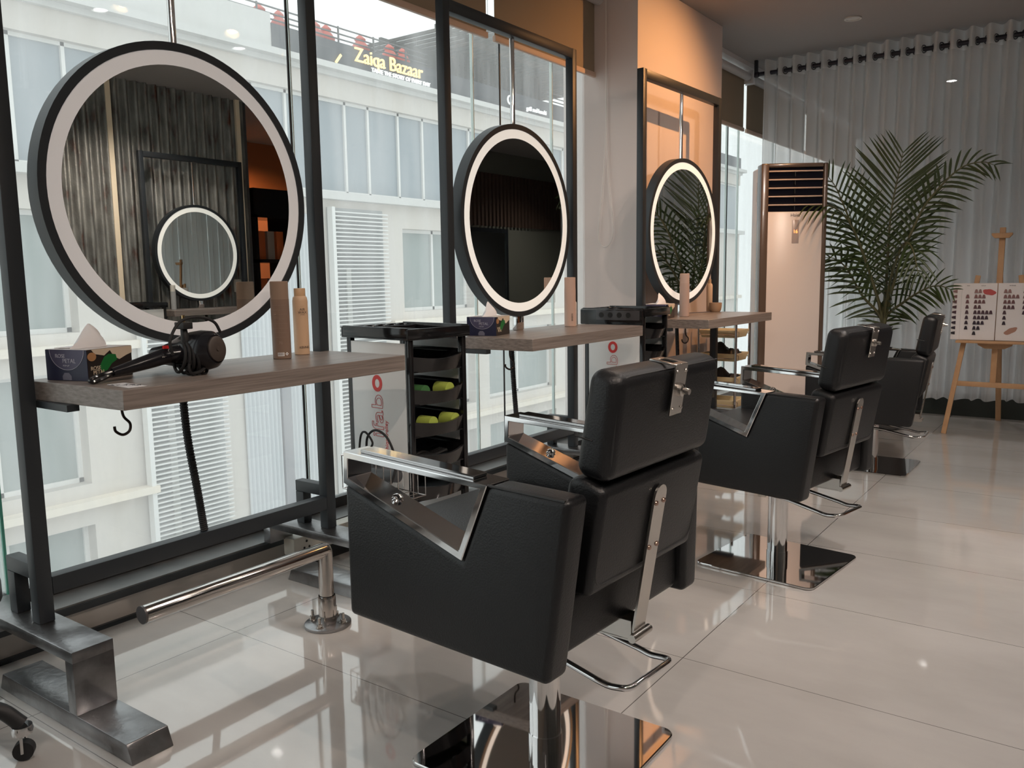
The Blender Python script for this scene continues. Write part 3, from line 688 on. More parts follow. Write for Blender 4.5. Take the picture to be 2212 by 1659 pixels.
# ================================================================ TROLLEYS
def make_trolley(label, loc, rotz, holes=False):
    t = thing('salon_trolley', label, 'trolley', loc, rotz, 'black salon trolleys with white side panels')
    W_, D_, H_ = .345, .275, .905
    for sx_ in (-1, 1):
        for sy in (-1, 1):
            x = sx_*(W_/2-.012); y = sy*(D_/2-.010)
            G().box(x-.012, x+.012, y-.010, y+.010, .075, .865).done('leg', BLACKPL, t, bevel=.003)
            g = G(); g.cyl((x-.009, y, .028), (x+.009, y, .028), .027, n=20); g.box(x-.014, x+.014, y-.008, y+.008, .045, .078); g.done('caster', BLACKMAT, t)
    for sy in (-1, 1):
        y = sy*(D_/2-.004)
        p_ = G().box(-W_/2+.024, W_/2-.024, y-.003, y+.003, .10, .850).done('side_panel', WHITEPAN, t, bevel=.001, seg=1)
        if sy < 0:
            # vertical print: last letter solid red, the rest in outline
            x = -.010
            rot = (PI/2, -PI/2, 0)
            text('lettering', 'ifab', .090, REDINK, p_, (x+.032, y-.004, .665), rot, outline=.0007, align='RIGHT', sx=1.28)
            g = G(); n = 40; o_ = [(x+.005+.027*math.cos(2*PI*i/n), .703+.030*math.sin(2*PI*i/n)) for i in range(n)]; i_ = [(x+.005+.0135*math.cos(2*PI*i/n), .703+.016*math.sin(2*PI*i/n)) for i in range(n)]
            g.ringprism(o_, i_, y-.0045, y-.0025, XZ); g.done('letter_ring', REDINK, p_)
            text('lettering', 'fashion trolley', .026, REDINK, p_, (x+.056, y-.0035, .572), rot, align='RIGHT', sx=.85)
    # top tray with rim, wells and tool holes
    g = G(); zt = .862
    g.box(-W_/2-.014, W_/2+.010, -D_/2-.012, D_/2+.012, zt, zt+.006)
    rim = [(-W_/2-.014, -W_/2-.006, -D_/2-.012, D_/2+.012), (W_/2+.002, W_/2+.010, -D_/2-.012, D_/2+.012)]
    for a, b, c, d in rim: g.box(a, b, c, d, zt+.006, H_-.004)
    for c, d in ((-D_/2-.012, -D_/2-.004), (D_/2+.004, D_/2+.012)): g.box(-W_/2-.006, W_/2+.002, c, d, zt+.006, H_)
    g.box(-W_/2+.07, -W_/2+.075, -D_/2, D_/2, zt+.006, H_-.008)
    g.box(-W_/2+.075, W_/2, -.002, .002, zt+.006, H_-.012)
    tt = g.done('top_tray', BLACKPL, t, bevel=.002, seg=2)
    g = G()
    for k_ in range(5):
        yy = -.105+.052*k_
        g.tube([(-W_/2+.032+.019*math.cos(2*PI*q/18), yy+.019*math.sin(2*PI*q/18), H_-.008) for q in range(18)], .004, 6, closed=True)
    g.box(-W_/2-.006, -W_/2+.010, -D_/2, D_/2, H_-.012, H_-.006)
    g.done('tool_holder', BLACKPL, tt)
    if holes:
        g = G(); g.box(-W_/2-.010, W_/2+.006, -D_/2-.030, -D_/2-.0125, .820, .899); g.done('tool_rack', BLACKPL, tt, bevel=.006)
        g = G(); g.box(-.085, W_/2-.01, -D_/2-.0315, -D_/2-.0295, .845, .893); g.done('holder_face', mat('grey_holder_face', (.05, .05, .055), .3), tt, smooth=False)
        for k_ in range(4):
            g = G(); g.cyl((-.055+.052*k_, -D_/2-.031, .870), (-.055+.052*k_, -D_/2-.0335, .870), .0135, n=20); g.done('holder_hole', mat('hole_black', (.003, .003, .003), .6), tt)
    # pull-out trays opening to +x
    for k_ in range(5):
        zz = .805-.114*k_
        g = G(); g.box(-W_/2+.02, W_/2-.004, -D_/2+.016, D_/2-.016, zz-.058, zz-.054)
        for sy in (-1, 1):
            y = sy*(D_/2-.018); g.box(-W_/2+.02, W_/2-.002, y-.002, y+.002, zz-.056, zz)
        g.box(-W_/2+.02, -W_/2+.024, -D_/2+.018, D_/2-.018, zz-.056, zz)
        # bowed front with sagging lip
        n = 16; A_ = []; B2 = []; C2 = []
        for i in range(n+1):
            y = -D_/2+.014+(D_-.028)*i/n; s_ = math.sin(PI*i/n)
            A_.append(g.bm.verts.new((W_/2-.012+.020*s_, y, zz-.058))); B2.append(g.bm.verts.new((W_/2-.004+.034*s_, y, zz-.012*s_))); C2.append(g.bm.verts.new((W_/2-.012+.030*s_, y, zz-.012*s_)))
        D2 = [g.bm.verts.new((v.co.x-.006, v.co.y, v.co.z+.002)) for v in A_]
        for i in range(n):
            g.bm.faces.new([A_[i], A_[i+1], B2[i+1], B2[i]]); g.bm.faces.new([B2[i], B2[i+1], C2[i+1], C2[i]]); g.bm.faces.new([C2[i], C2[i+1], D2[i+1], D2[i]])
        for sy in (-1, 1):
            y = sy*(D_/2-.006); g.box(-W_/2+.03, W_/2-.02, y-.006 if sy > 0 else y, y if sy > 0 else y+.006, zz-.004, zz+.012)
        g.done('drawer', BLACKPL, t, ang=50)
    return t
tr1 = make_trolley('black trolley with red printed white panel, between first and second stations', (-2.100, 2.262, 0), R(-6))
# wire basket hung on the left side of the first trolley
bk = thing('wire_basket', 'chrome wire basket with dryer cords hung on the near black trolley', 'basket', (-2.02, 2.045, .34), R(-6))
g = G(); wr = mat('chrome_wire', (.75, .70, .68), .15, 1.0)
for (zz, r_) in ((.12, .0035), (.0, .0022)): g.tube([(-.15, -.065, zz), (.15, -.065, zz), (.15, .055, zz), (-.15, .055, zz)], r_, 6, closed=True)
for i in range(9): x = -.15+.0375*i; g.tube([(x, .055, .12), (x, .055, 0), (x, -.065, 0), (x, -.065, .12)], .0018, 5)
g.tube([(-.15, 0, .12), (-.15, 0, 0), (.15, 0, 0), (.15, 0, .12)], .0018, 5); g.done('frame', wr, bk)
DRY = mat('grey_dryer_plastic', (.06, .065, .07), .35)
hd = thing('spare_dryer', 'dark dryer with looped cord lying in the wire basket', 'hair dryer', (-2.03, 2.035, .395), R(-6))
g = G(); g.lathe([(0, -.09), (.030, -.088), (.036, -.05), (.034, .0), (.024, .05), (.024, .085), (0, .085)], (0, 0, .0), (1, .1, .15)); g.done('body', DRY, hd)
G().lathe([(0, 0), (.018, 0), (.016, .06), (0, .062)], (-.04, 0, 0), (.3, .1, .9), 16).done('handle', DRY, hd)
g = G(); g.tube(smoothpath([(-.07, 0, .05), (-.05, -.01, .13), (.01, -.02, .165), (.06, -.01, .14), (.085, 0, .06), (.09, -.03, -.01), (.05, -.05, -.04)], 8), .0042, 8)
g.tube(smoothpath([(-.09, -.02, .03), (-.075, -.02, .13), (-.035, -.03, .155), (-.01, -.02, .12), (-.03, -.02, .09)], 8), .0038, 8); g.done('cord', BLACKRUB, hd)
rb = thing('round_brush', 'round vented brush sticking out at the left end of wire basket', 'brush', (-2.13, 2.03, .40), R(-6))
G().lathe([(0, 0), (.02, .002), (.024, .02), (.022, .07), (0, .075)], (0, 0, 0), (-.3, -.1, .6), 18).done('head', mat('silver_brush_barrel', (.4, .4, .42), .35, .6), rb)
g = G()
for i in range(26):
    a = i*2.4; zz = .012+.05*((i*7) % 13)/13; d = Vector((-.3, -.1, .6)).normalized(); u = d.orthogonal().normalized(); v = d.cross(u); o_ = d*zz+(u*math.cos(a)+v*math.sin(a))*.02
    g.tube([o_, o_+(u*math.cos(a)+v*math.sin(a))*.014], .0012, 4)
g.done('bristles', BLACKMAT, rb)
# green roller combs and clips in the trays
GRN = mat('lime_plastic', (.42, .52, .10), .4); GRD = mat('mid_green_plastic', (.07, .20, .07), .45)
def lp(x, y, z):
    a = R(-6); return (-2.100+x*math.cos(a)-y*math.sin(a), 2.262+x*math.sin(a)+y*math.cos(a), z)
for (x, y, z, m_, lb) in ((.125, -.055, .655, GRD, 'dark green roller in the second tray of near trolley'), (.135, .055, .655, GRN, 'lime roller in the second tray of near trolley'),
        (.135, -.030, .541, GRN, 'lime roller at the middle of third tray of near trolley'), (.140, .075, .541, GRN, 'lime roller at the right end of third tray of near trolley')):
    q = thing('hair_roller', lb, 'hair roller', lp(x, y, z-.009), 0, 'green hair rollers in the near trolley')
    g = G(); g.cyl((-.03, 0, .027), (.03, 0, .027), .026, n=20); q2 = g.done('barrel', m_, q)
bb = G()
for i in range(7):
    x = .03+.012*i; bb.tube(smoothpath([(x, -.09, .015), (x+.01, -.03, .03+.004*(i % 3)), (x, .03, .02), (x+.01, .085, .03)], 5), .006, 6)
bo = bb.done('hair_clip_pile', BLACKMAT); bo.location = lp(0, 0, .411-.0); bo.rotation_euler = (0, 0, R(-6)); tag(bo, 'tangle of black clips heaped in the fourth tray of near trolley', 'hair clips', kind='stuff')
tr2 = make_trolley('farther black trolley with a row of round tool holes, by third station', (-2.085, 3.945, 0), R(0), holes=True)

# chrome trolley with cream trays
CREAM = mat('cream_plastic_tray', (.66, .56, .34), .45)
ct = thing('tray_trolley', 'chrome trolley with cream plastic trays under the column station shelf', 'trolley', (-2.115, 5.395, 0), R(0))
for sx_ in (-1, 1):
    for sy in (-1, 1): g = G(); g.cyl((sx_*.130, sy*.125, .05), (sx_*.130, sy*.125, .765), .0085, n=14); g.done('post', CHROME, ct)
for sx_ in (-1, 1):
    for sy in (-1, 1): g = G(); g.cyl((sx_*.130-.008, sy*.125, .025), (sx_*.130+.008, sy*.125, .025), .025, n=18); g.done('caster', BLACKMAT, ct)
for k_ in range(4):
    zz = .700-.155*k_
    g = G(); n_ = [(-.118, -.105), (.118, -.105), (.118, .105), (-.118, .105)]; o_ = [(-.126, -.118), (.126, -.118), (.126, .118), (-.126, .118)]
    vb = [g.bm.verts.new((x*.93, y*.93, zz-.045)) for x, y in n_]; vt = [g.bm.verts.new((x, y, zz)) for x, y in n_]; vo = [g.bm.verts.new((x, y, zz)) for x, y in o_]; vl = [g.bm.verts.new((x, y, zz-.012)) for x, y in o_]; vb2 = [g.bm.verts.new((x*.97, y*.97, zz-.050)) for x, y in n_]
    g.bm.faces.new(vb)
    for i in range(4):
        j = (i+1) % 4
        for P_, Q_ in ((vb, vt), (vt, vo), (vo, vl), (vl, vb2)): g.bm.faces.new([P_[i], P_[j], Q_[j], Q_[i]])
    g.bm.faces.new(vb2[::-1]); g.done('tray', CREAM, ct, ang=30)
    g = G()
    for y in (-.125, .125): g.tube([(-.130, y, zz-.03), (.130, y, zz-.03)], .003, 6)
    g.tube(roundpath([(.131, -.10, zz-.04), (.139, -.10, zz-.04), (.139, -.10, zz-.01), (.131, -.10, zz-.01)], .004), .0022, 6)
    g.done('tray_rail', CHROME, ct)
def crumple(name, label, loc, sx_, sy_, h, seed, m=BLACKMAT, cat='cloth'):
    g = G(); rn = random.Random(seed); n = 14; V = {}
    for i in range(n+1):
        for j in range(n+1):
            u, v = i/n*2-1, j/n*2-1; e = max(abs(u), abs(v))
            z = h*(1-e**3)*(.45+.55*abs(math.sin(3.1*u+seed)*math.cos(2.3*v+seed*2)))+(rn.random()-.5)*.006+.004
            V[i, j] = g.bm.verts.new((u*sx_, v*sy_, max(.002, z)))
    for i in range(n):
        for j in range(n): g.bm.faces.new([V[i, j], V[i+1, j], V[i+1, j+1], V[i, j+1]])
    b = [V[i, 0] for i in range(n+1)]+[V[n, j] for j in range(1, n+1)]+[V[i, n] for i in range(n-1, -1, -1)]+[V[0, j] for j in range(n-1, 0, -1)]
    bt = [g.bm.verts.new((q.co.x*.9, q.co.y*.9, 0)) for q in b]
    for i in range(len(b)): j = (i+1) % len(b); g.bm.faces.new([b[j], b[i], bt[i], bt[j]])
    g.bm.faces.new(bt)
    o = g.done(name, m, ang=60); o.location = loc; return tag(o, label, cat)
crumple('folded_cape', 'black folded cape heaped in the second cream tray', (-2.115, 5.395, .5005), .105, .095, .12, 2)
crumple('folded_cape', 'black cape bundle in the third cream tray', (-2.115, 5.395, .3455), .105, .095, .10, 5)

# ================================================================ AIR CONDITIONER
ac = thing('air_conditioner', 'tall white floor standing air conditioner with brown trim and top louvres', 'air conditioner', (-1.93, 5.55, 0), R(33))
# local: front face y=0, x 0..0.425 along the front, body towards +y
BRN = mat('brown_gloss_trim', (.11, .080, .062), .22, coat=.3); ACW = mat('ac_white_metal', (.72, .70, .70), .35); ACP = mat('ac_pinkish_front', (.76, .69, .65), .28)
g = G(); g.box(.012, .413, .035, .335, .03, 1.775); g.done('body', ACW, ac, bevel=.012, seg=3)
g = G(); g.box(-.006, .042, -.002, .12, .02, 1.783); g.box(.396, .425, -.002, .055, .02, 1.783); g.box(.036, .396, .0, .055, 1.757, 1.783); g.box(.0, .425, .0, .30, 0, .03); g.done('trim', BRN, ac, bevel=.008, seg=3)
G().box(.036, .396, .002, .05, .03, 1.470).done('front_panel', ACP, ac, bevel=.003)
vn = G().box(.036, .396, .028, .034, 1.470, 1.757).done('outlet', mat('outlet_dark_navy', (.006, .007, .014), .85, spec=.1), ac, smooth=False)
for i in range(5): G().box(.038, .394, .004, .040, 1.728-.0545*i, 1.737-.0545*i).done('louvre', mat('louvre_brown', (.56, .46, .40), .35), vn, bevel=.003)
g = G(); [g.box(.212, .216, .008, .03, 1.700-.0545*i, 1.728-.0545*i) for i in range(5)]; g.done('vertical_vane', BLACKMAT, vn, smooth=False)
text('lettering', 'Haier', .030, mat('grey_logo', (.08, .08, .09), .4), ac, (.221, .0005, 1.437), (PI/2, 0, 0))
dp = G().box(.200, .245, .000, .004, 1.262, 1.416).done('display', mat('display_panel', (.48, .40, .37), .25), ac, bevel=.002)
text('digits', '16', .030, mat('orange_digits', (1, .25, .05), .5, emit=(1, .22, .05), estr=2.2), dp, (.222, -.001, 1.330), (PI/2, 0, 0))
g = G(); g.box(.0095, .0115, .12, .20, 1.55, 1.68); g.done('side_badge', mat('badge_grey', (.55, .55, .56), .4), ac, smooth=False)

# ================================================================ PALM
LEAF = mat('palm_leaf_green', (.020, .040, .011), .42, noise=(5, .6, (.045, .072, .019)))
STEMM = mat('palm_stem', (.10, .10, .045), .5)
pm = thing('potted_palm', 'tall potted palm with arching feathery fronds beside the air conditioner', 'palm', (-1.265, 6.10, 0))
G().lathe([(0, 0), (.13, 0), (.15, .02), (.185, .33), (.195, .35), (.195, .37), (.178, .37), (.170, .33), (0, .33)], n=36).done('pot', mat('dark_pot', (.05, .05, .05), .4), pm)
G().lathe([(0, .325), (.168, .328), (.168, .334), (0, .350)], n=24).done('soil', mat('soil', (.03, .02, .015), .95), pm)
FR = {
 'F1': ([(-1.266, 6.1, .745), (-1.261, 6.12, 1.026), (-1.264, 6.17, 1.423), (-1.237, 6.22, 1.70), (-1.215, 6.24, 1.86)], .38, 26, 1.0, (-.1, -1, 0)),
 'F2': ([(-1.272, 6.1, .745), (-1.355, 6.06, 1.056), (-1.467, 5.98, 1.385), (-1.552, 5.92, 1.615), (-1.60, 5.88, 1.70)], .28, 20, .9, (.2, -1, .3)),
 'F3': ([(-1.254, 6.1, .746), (-1.183, 6.08, 1.093), (-1.064, 6.04, 1.422), (-.956, 6.0, 1.579), (-.827, 5.97, 1.70), (-.712, 5.95, 1.725), (-.64, 5.94, 1.70)], .19, 28, .7, (.1, -1, .3)),
 'F4': ([(-1.278, 6.1, .745), (-1.397, 6.06, .906), (-1.485, 6.0, 1.083), (-1.556, 5.96, 1.156), (-1.625, 5.93, 1.17)], .18, 16, .8, (0, -1, .4)),
 'F5': ([(-1.254, 6.1, .746), (-1.133, 6.06, .867), (-.993, 6.0, .956), (-.907, 5.95, .972), (-.84, 5.92, .95)], .17, 16, .8, (0, -1, .5)),
 'F6': ([(-1.269, 6.1, .745), (-1.376, 6.05, 1.121), (-1.456, 5.95, 1.368), (-1.546, 5.84, 1.493), (-1.677, 5.72, 1.509)], .28, 18, .5, (0, -.5, 1)),
 'F7': ([(-1.26, 6.1, .746), (-1.204, 5.98, 1.027), (-1.117, 5.85, 1.233), (-1.044, 5.75, 1.214), (-.99, 5.68, 1.06)], .20, 15, .5, (0, -.6, 1)),
}
O = Vector((-1.265, 6.10, 0))
rn = random.Random(11)
for kname, (pp, L, nl, stiff, nrm) in FR.items():
    base = [O+Vector((0, 0, .33)), O+Vector((0, 0, .5))]
    path = [p-O for p in smoothpath([*base, *[Vector(p) for p in pp]], 10)]
    lens = [0]
    for a, b in zip(path, path[1:]): lens.append(lens[-1]+(b-a).length)
    tot = lens[-1]
    g = G(); g.tube(path, .008, 7, radii=[.013*(1-l/tot)**.7+.0018 for l in lens])
    fo = g.done('frond', STEMM, pm)
    g = G(); N_ = Vector(nrm).normalized(); start = .40 if L > .2 else .34
    def at(s):
        s *= tot
        for i in range(len(path)-1):
            if lens[i+1] >= s: t = (s-lens[i])/(lens[i+1]-lens[i]+1e-9); return path[i].lerp(path[i+1], t), (path[i+1]-path[i]).normalized()
        return path[-1], (path[-1]-path[-2]).normalized()
    for i in range(nl+1):
        s = start+(1-start)*i/nl; p, d = at(min(s, .999)); q = (s-start)/(1-start)
        ll = L*(.55+.75*math.sin(PI*min(1, (q*.86+.12))))*(1 if q < .85 else 1-.9*(q-.85))
        side = d.cross(N_).normalized(); nn = side.cross(d).normalized()
        for sg_ in (-1, 1):
            fwd = .55+.75*q; jit = Vector((rn.uniform(-.08, .08), rn.uniform(-.15, .15), rn.uniform(-.08, .08)))
            dr = (side*sg_ + d*fwd + jit + nn*.12).normalized(); wd = .0082*(.7+.5*math.sin(PI*q)); ln = ll*rn.uniform(.88, 1.08); prev = None
            for k_ in range(6):
                t = k_/5; c = p+dr*ln*t+Vector((0, 0, -1))*(ln*(1.05-stiff)*.9*t*t); ww = wd*(math.sin(PI*min(1, .12+.88*t))**.6 if t < 1 else 0.05)
                wv = dr.cross(nn).normalized(); cur_ = (g.bm.verts.new(c+wv*ww), g.bm.verts.new(c-nn*ww*.45), g.bm.verts.new(c-wv*ww))
                if prev:
                    g.bm.faces.new([prev[0], cur_[0], cur_[1], prev[1]]); g.bm.faces.new([prev[1], cur_[1], cur_[2], prev[2]])
                prev = cur_
    g.done('leaflets', LEAF, fo, ang=70)

# ================================================================ EASEL + SHADE CARD
ea = thing('easel', 'light wooden tripod easel holding the hair colour chart', 'easel', (-.600, 6.12, 0))
def beam(g, a, b, w_, t_, up=(0, 1, 0)):
    a, b = Vector(a), Vector(b); d = (b-a).normalized(); s_ = d.cross(Vector(up)).normalized(); n_ = s_.cross(d)
    V = [g.bm.verts.new(p+s_*w_/2*i+n_*t_/2*j) for p in (a, b) for i, j in ((-1, -1), (1, -1), (1, 1), (-1, 1))]
    for f in ((3, 2, 1, 0), (4, 5, 6, 7), (0, 1, 5, 4), (1, 2, 6, 5), (2, 3, 7, 6), (3, 0, 4, 7)): g.bm.faces.new([V[i] for i in f])
for s_ in (-1, 1):
    g = G(); beam(g, (s_*.262, -.03, 0), (s_*.118, .04, 1.035), .030, .018); g.done('front_leg', WOODLIGHT, ea, bevel=.003)
g = G(); beam(g, (-.02, .70, 0), (.0, .08, 1.02), .034, .018); g.done('rear_leg', WOODLIGHT, ea, bevel=.003)
g = G(); beam(g, (0, .015, .33), (0, .085, 1.335), .034, .018); g.done('mast', WOODLIGHT, ea, bevel=.002)
g = G(); g.prism([(-.058, 1.300), (.058, 1.300), (.058, 1.288), (.040, 1.268), (-.040, 1.268), (-.058, 1.288)], .04, .075, XZ); g.done('top_clamp', WOODLIGHT, ea, bevel=.002)
g = G(); beam(g, (-.215, .005, .335), (.215, .005, .335), .032, .018); g.done('cross_bar', WOODLIGHT, ea, bevel=.002)
g = G(); g.box(-.215, .215, -.075, .03, .606, .622); g.prism([(-.10, .606), (.10, .606), (.095, .590), (.055, .568), (-.055, .568), (-.095, .590)], .0, .03, XZ); g.done('tray', WOODLIGHT, ea, bevel=.002)
cc = thing('colour_chart', 'open white hair colour chart with swatch tufts on the easel', 'colour chart', (-.600, 6.085, .625))
cc.rotation_euler = (R(-5), 0, 0)
CH = mat('chart_card', (.80, .77, .77), .5)
g = G(); g.box(-.252, -.002, -.004, .004, 0, .362); g.done('page', CH, cc, bevel=.001, seg=1); g = G(); g.box(.002, .252, -.004, .004, 0, .362); g.done('page', CH, cc, bevel=.001, seg=1)
shades = [(.30, .17, .16), (.24, .12, .12), (.17, .08, .085), (.11, .05, .06), (.07, .03, .045), (.045, .02, .035), (.03, .015, .03), (.02, .012, .025), (.014, .010, .018)]
def tuft(m_, x, z, rot=False, par=None):
    g = G(); s_ = 1.0
    pl_ = [(-.0105, 0), (.0105, 0), (.0065, .018), (.0035, .023), (-.0035, .023), (-.0065, .018)]
    if rot: pl_ = [(v*1.0-.01, -u) for u, v in pl_]; pl_ = [(-a, b) for a, b in pl_]
    g.prism([(x+u, z+v) for u, v in pl_], -.009, -.004, XZ); return g.done('swatch_tuft', m_, cc, smooth=False)
rows_ = [2, 3, 3, 2, 5, 4, 3, 2, 1]
for i in range(9):
    m_ = mat('tuft_shade_%d' % i, shades[i], .6); z = .300-.0335*i
    tuft(m_, -.236, z+.01, True)
    if 0 < i < 8: tuft(m_, -.165, z)
    for j in range(rows_[i]): tuft(m_, -.118+.022*j, z)
for i, n_ in enumerate([2, 4, 3, 3, 1, 1, 1]):
    m_ = MATS['tuft_shade_%d' % min(8, i)]
    for j in range(n_): tuft(m_, .045+.022*j, .300-.0335*i)
for i in range(5):
    for j in range((3, 4, 5, 3, 2)[i]): tuft(MATS['tuft_shade_%d' % min(8, i+1)], .15+.022*(j % 4), .300-.0335*i-.0*(j//4)) if j < 4 else None
def blob(cx, cz, a, b, rot, m_, nm):
    g = G(); pts = []
    for i in range(20):
        t = 2*PI*i/20; r_ = 1+.12*math.sin(2*t+1)+.06*math.sin(5*t); u, v = a*r_*math.cos(t), b*r_*math.sin(t); pts.append((cx+u*math.cos(rot)-v*math.sin(rot), cz+u*math.sin(rot)+v*math.cos(rot)))
    g.prism(pts, -.006, -.0038, XZ); g.done(nm, m_, cc, smooth=False)
blob(-.045, .305, .034, .020, -.25, mat('red_swatch', (.52, .08, .08), .5), 'colour_smear'); blob(.085, .062, .036, .018, .45, mat('tan_swatch', (.42, .22, .16), .5), 'colour_smear')
for x, s_ in ((-.225, 'NATURAL'), (-.165, 'ASH'), (-.08, 'GOLD'), (.08, 'INTENSE')): text('caption', s_, .009, BLACKMAT, cc, (x, -.0045, .343), (PI/2, 0, 0))
G().box(-.2005, -.1995, -.0045, -.0040, .0, .33).done('fold_line', mat('fold_grey', (.4, .4, .4), .6), cc, smooth=False)

# ================================================================ THINGS ON THE SHELVES
ZS = .8302
BRNB = mat('taupe_bottle', (.235, .160, .120), .38); BRNC = mat('taupe_cap', (.30, .21, .155), .35); PEACH = mat('peach_bottle', (.62, .42, .27), .4); PEACHC = mat('peach_cap', (.58, .37, .21), .4)
PINKB = mat('rose_bottle', (.60, .42, .34), .4); INK = mat('dark_ink', (.04, .03, .03), .5); WHITEPL = mat('white_bottle', (.70, .70, .68), .4)
def bottle_straight(label, x, y, body, cap, r_=.0283, h=.240, group=None, wr_=None):
    t = thing('spray_bottle', label, 'bottle', (x, y, ZS), 0, group)
    G().lathe([(0, 0), (r_-.002, 0), (r_, .002), (r_, h-.055), (0, h-.055)], n=36).done('body', body, t)
    G().lathe([(0, h-.055), (r_-.0008, h-.055), (r_-.0008, h-.002), (r_-.003, h), (0, h)], n=36).done('cap', cap, t)
    return t
def facing(x, y): return math.atan2(-y, -x)
def onbottle(t, body, size, z, r_, m, da=0, vertical=False):
    a = facing(t.location.x, t.location.y)+da; lx, ly = math.cos(a)*(r_+.0006), math.sin(a)*(r_+.0006)
    rot = (PI/2, (PI/2 if vertical else 0), a+PI/2)
    o = text('lettering', body, size, m, t, (lx, ly, z), rot, ext=.0002)
    if vertical:
        o.rotation_euler = (Matrix.Rotation(a+PI/2, 3, 'Z') @ Matrix.Rotation(PI/2, 3, 'X') @ Matrix.Rotation(PI/2, 3, 'Z')).to_euler()
    return o
b1 = bottle_straight('taupe brown spray bottle with barcode, on the nearest shelf', -2.103, 1.700, BRNB, BRNC)
FAINT = mat('faint_print', (.32, .24, .19), .5)
for i in range(8): onbottle(b1, '- --- -- ---- --', .0085, .165-.014*i, .0283, FAINT)
onbottle(b1, '70', .012, .047, .0283, FAINT, -.1)
def decal(t, da, z0, z1, half, r_, m, nm, n=8):
    a = facing(t.location.x, t.location.y)+da; g = G(); A_ = []
    for i in range(n+1):
        q = a-half+2*half*i/n; A_.append((g.bm.verts.new(((r_+.0004)*math.cos(q), (r_+.0004)*math.sin(q), z0)), g.bm.verts.new(((r_+.0004)*math.cos(q), (r_+.0004)*math.sin(q), z1))))
    for i in range(n): g.bm.faces.new([A_[i][0], A_[i+1][0], A_[i+1][1], A_[i][1]])
    return g.done(nm, m, t)
decal(b1, -.12, .010, .021, .36, .0283, PAPER, 'barcode_label')
for i in range(9): decal(b1, -.12-.30+.065*i+.01*(i % 3), .012, .020, .012 if i % 2 else .02, .0286, INK, 'barcode_bar', 2)
a = facing(-2.103, 1.700)+.52; g = G(); v_ = Vector((-math.sin(a), math.cos(a), 0)); c = Vector((.0290*math.cos(a), .0290*math.sin(a), .0165)); g.face([c+v_*.0055, c+Vector((0, 0, .0055)), c-v_*.0055, c-Vector((0, 0, .0055))]); g.done('hazard_diamond', PAPER, b1, smooth=False)
c = c+Vector((.0003*math.cos(a), .0003*math.sin(a), 0)); g = G(); g.face([c+v_*.0022, c+Vector((0, 0, .0024)), c-v_*.0022, c-Vector((0, 0, .0022))]); g.done('hazard_mark', INK, b1, smooth=False)
b2 = thing('spray_bottle', 'peach air wax spray can beside the taupe bottle', 'bottle', (-2.160, 1.828, ZS))
G().lathe([(0, 0), (.0225, 0), (.0245, .002), (.0245, .175), (.0225, .186), (.0185, .191), (0, .191)], n=36).done('body', PEACH, b2)
G().lathe([(0, .191), (.0185, .191), (.0185, .214), (.0175, .216), (0, .216)], n=32).done('cap', PEACHC, b2)
onbottle(b2, 'AIR', .0115, .144, .0245, INK, .25); onbottle(b2, 'WAX', .0115, .1345, .0245, INK, .25); onbottle(b2, '- STYLING -', .0035, .1295, .0245, INK, .25); onbottle(b2, 'KEUNE', .0100, .022, .0245, INK, .30); onbottle(b2, '----------', .0035, .157, .0245, INK, .25)
b3 = bottle_straight('rose pink straight bottle at the right end of the middle shelf', -2.128, 3.452, PINKB, PINKB, .0275, .235); onbottle(b3, 'BREEZE', .011, .045, .0275, INK, .5, True)
b4 = thing('pump_bottle', 'small white pump bottle half hidden behind the rose bottle', 'bottle', (-2.150, 3.512, ZS)); G().lathe([(0, 0), (.019, 0), (.02, .002), (.02, .112), (.012, .122), (0, .122)], n=28).done('body', WHITEPL, b4); G().lathe([(0, .122), (.009, .122), (.009, .14), (.004, .142), (.004, .165), (0, .165)], n=20).done('pump', INK, b4)
b5 = bottle_straight('pinkish grey straight bottle on the left of the column station shelf', -2.000, 4.490, mat('pinkgrey_bottle', (.44, .32, .27), .38), mat('pinkgrey_cap', (.47, .35, .30), .38), .0275, .245)
b6 = thing('spray_bottle', 'peach bottle standing behind the small tan cup on column shelf', 'bottle', (-2.115, 5.150, ZS)); G().lathe([(0, 0), (.0235, 0), (.025, .002), (.025, .165), (.022, .176), (.018, .180), (0, .180)], n=32).done('body', PEACH, b6); G().lathe([(0, .180), (.018, .180), (.018, .206), (0, .206)], n=28).done('cap', PEACHC, b6)
cp = tag(G().lathe([(0, 0), (.026, 0), (.034, .008), (.0385, .03), (.0395, .058), (.0365, .058), (.035, .03), (.03, .012), (0, .010)], n=32).done('cup', mat('tan_cup', (.36, .23, .14), .45)), 'small tan cup in front of the peach bottle on column shelf', 'cup'); cp.location = (-2.055, 5.090, ZS)
cmb = thing('tail_comb', 'thin dark tail comb lying by the tan cup', 'comb', (-2.11, 4.93, ZS)); g = G(); g.box(-.006, .006, -.11, .11, .0, .004); g.done('body', mat('comb_dark', (.12, .11, .12), .3), cmb); cmb.rotation_euler = (0, 0, R(-20))

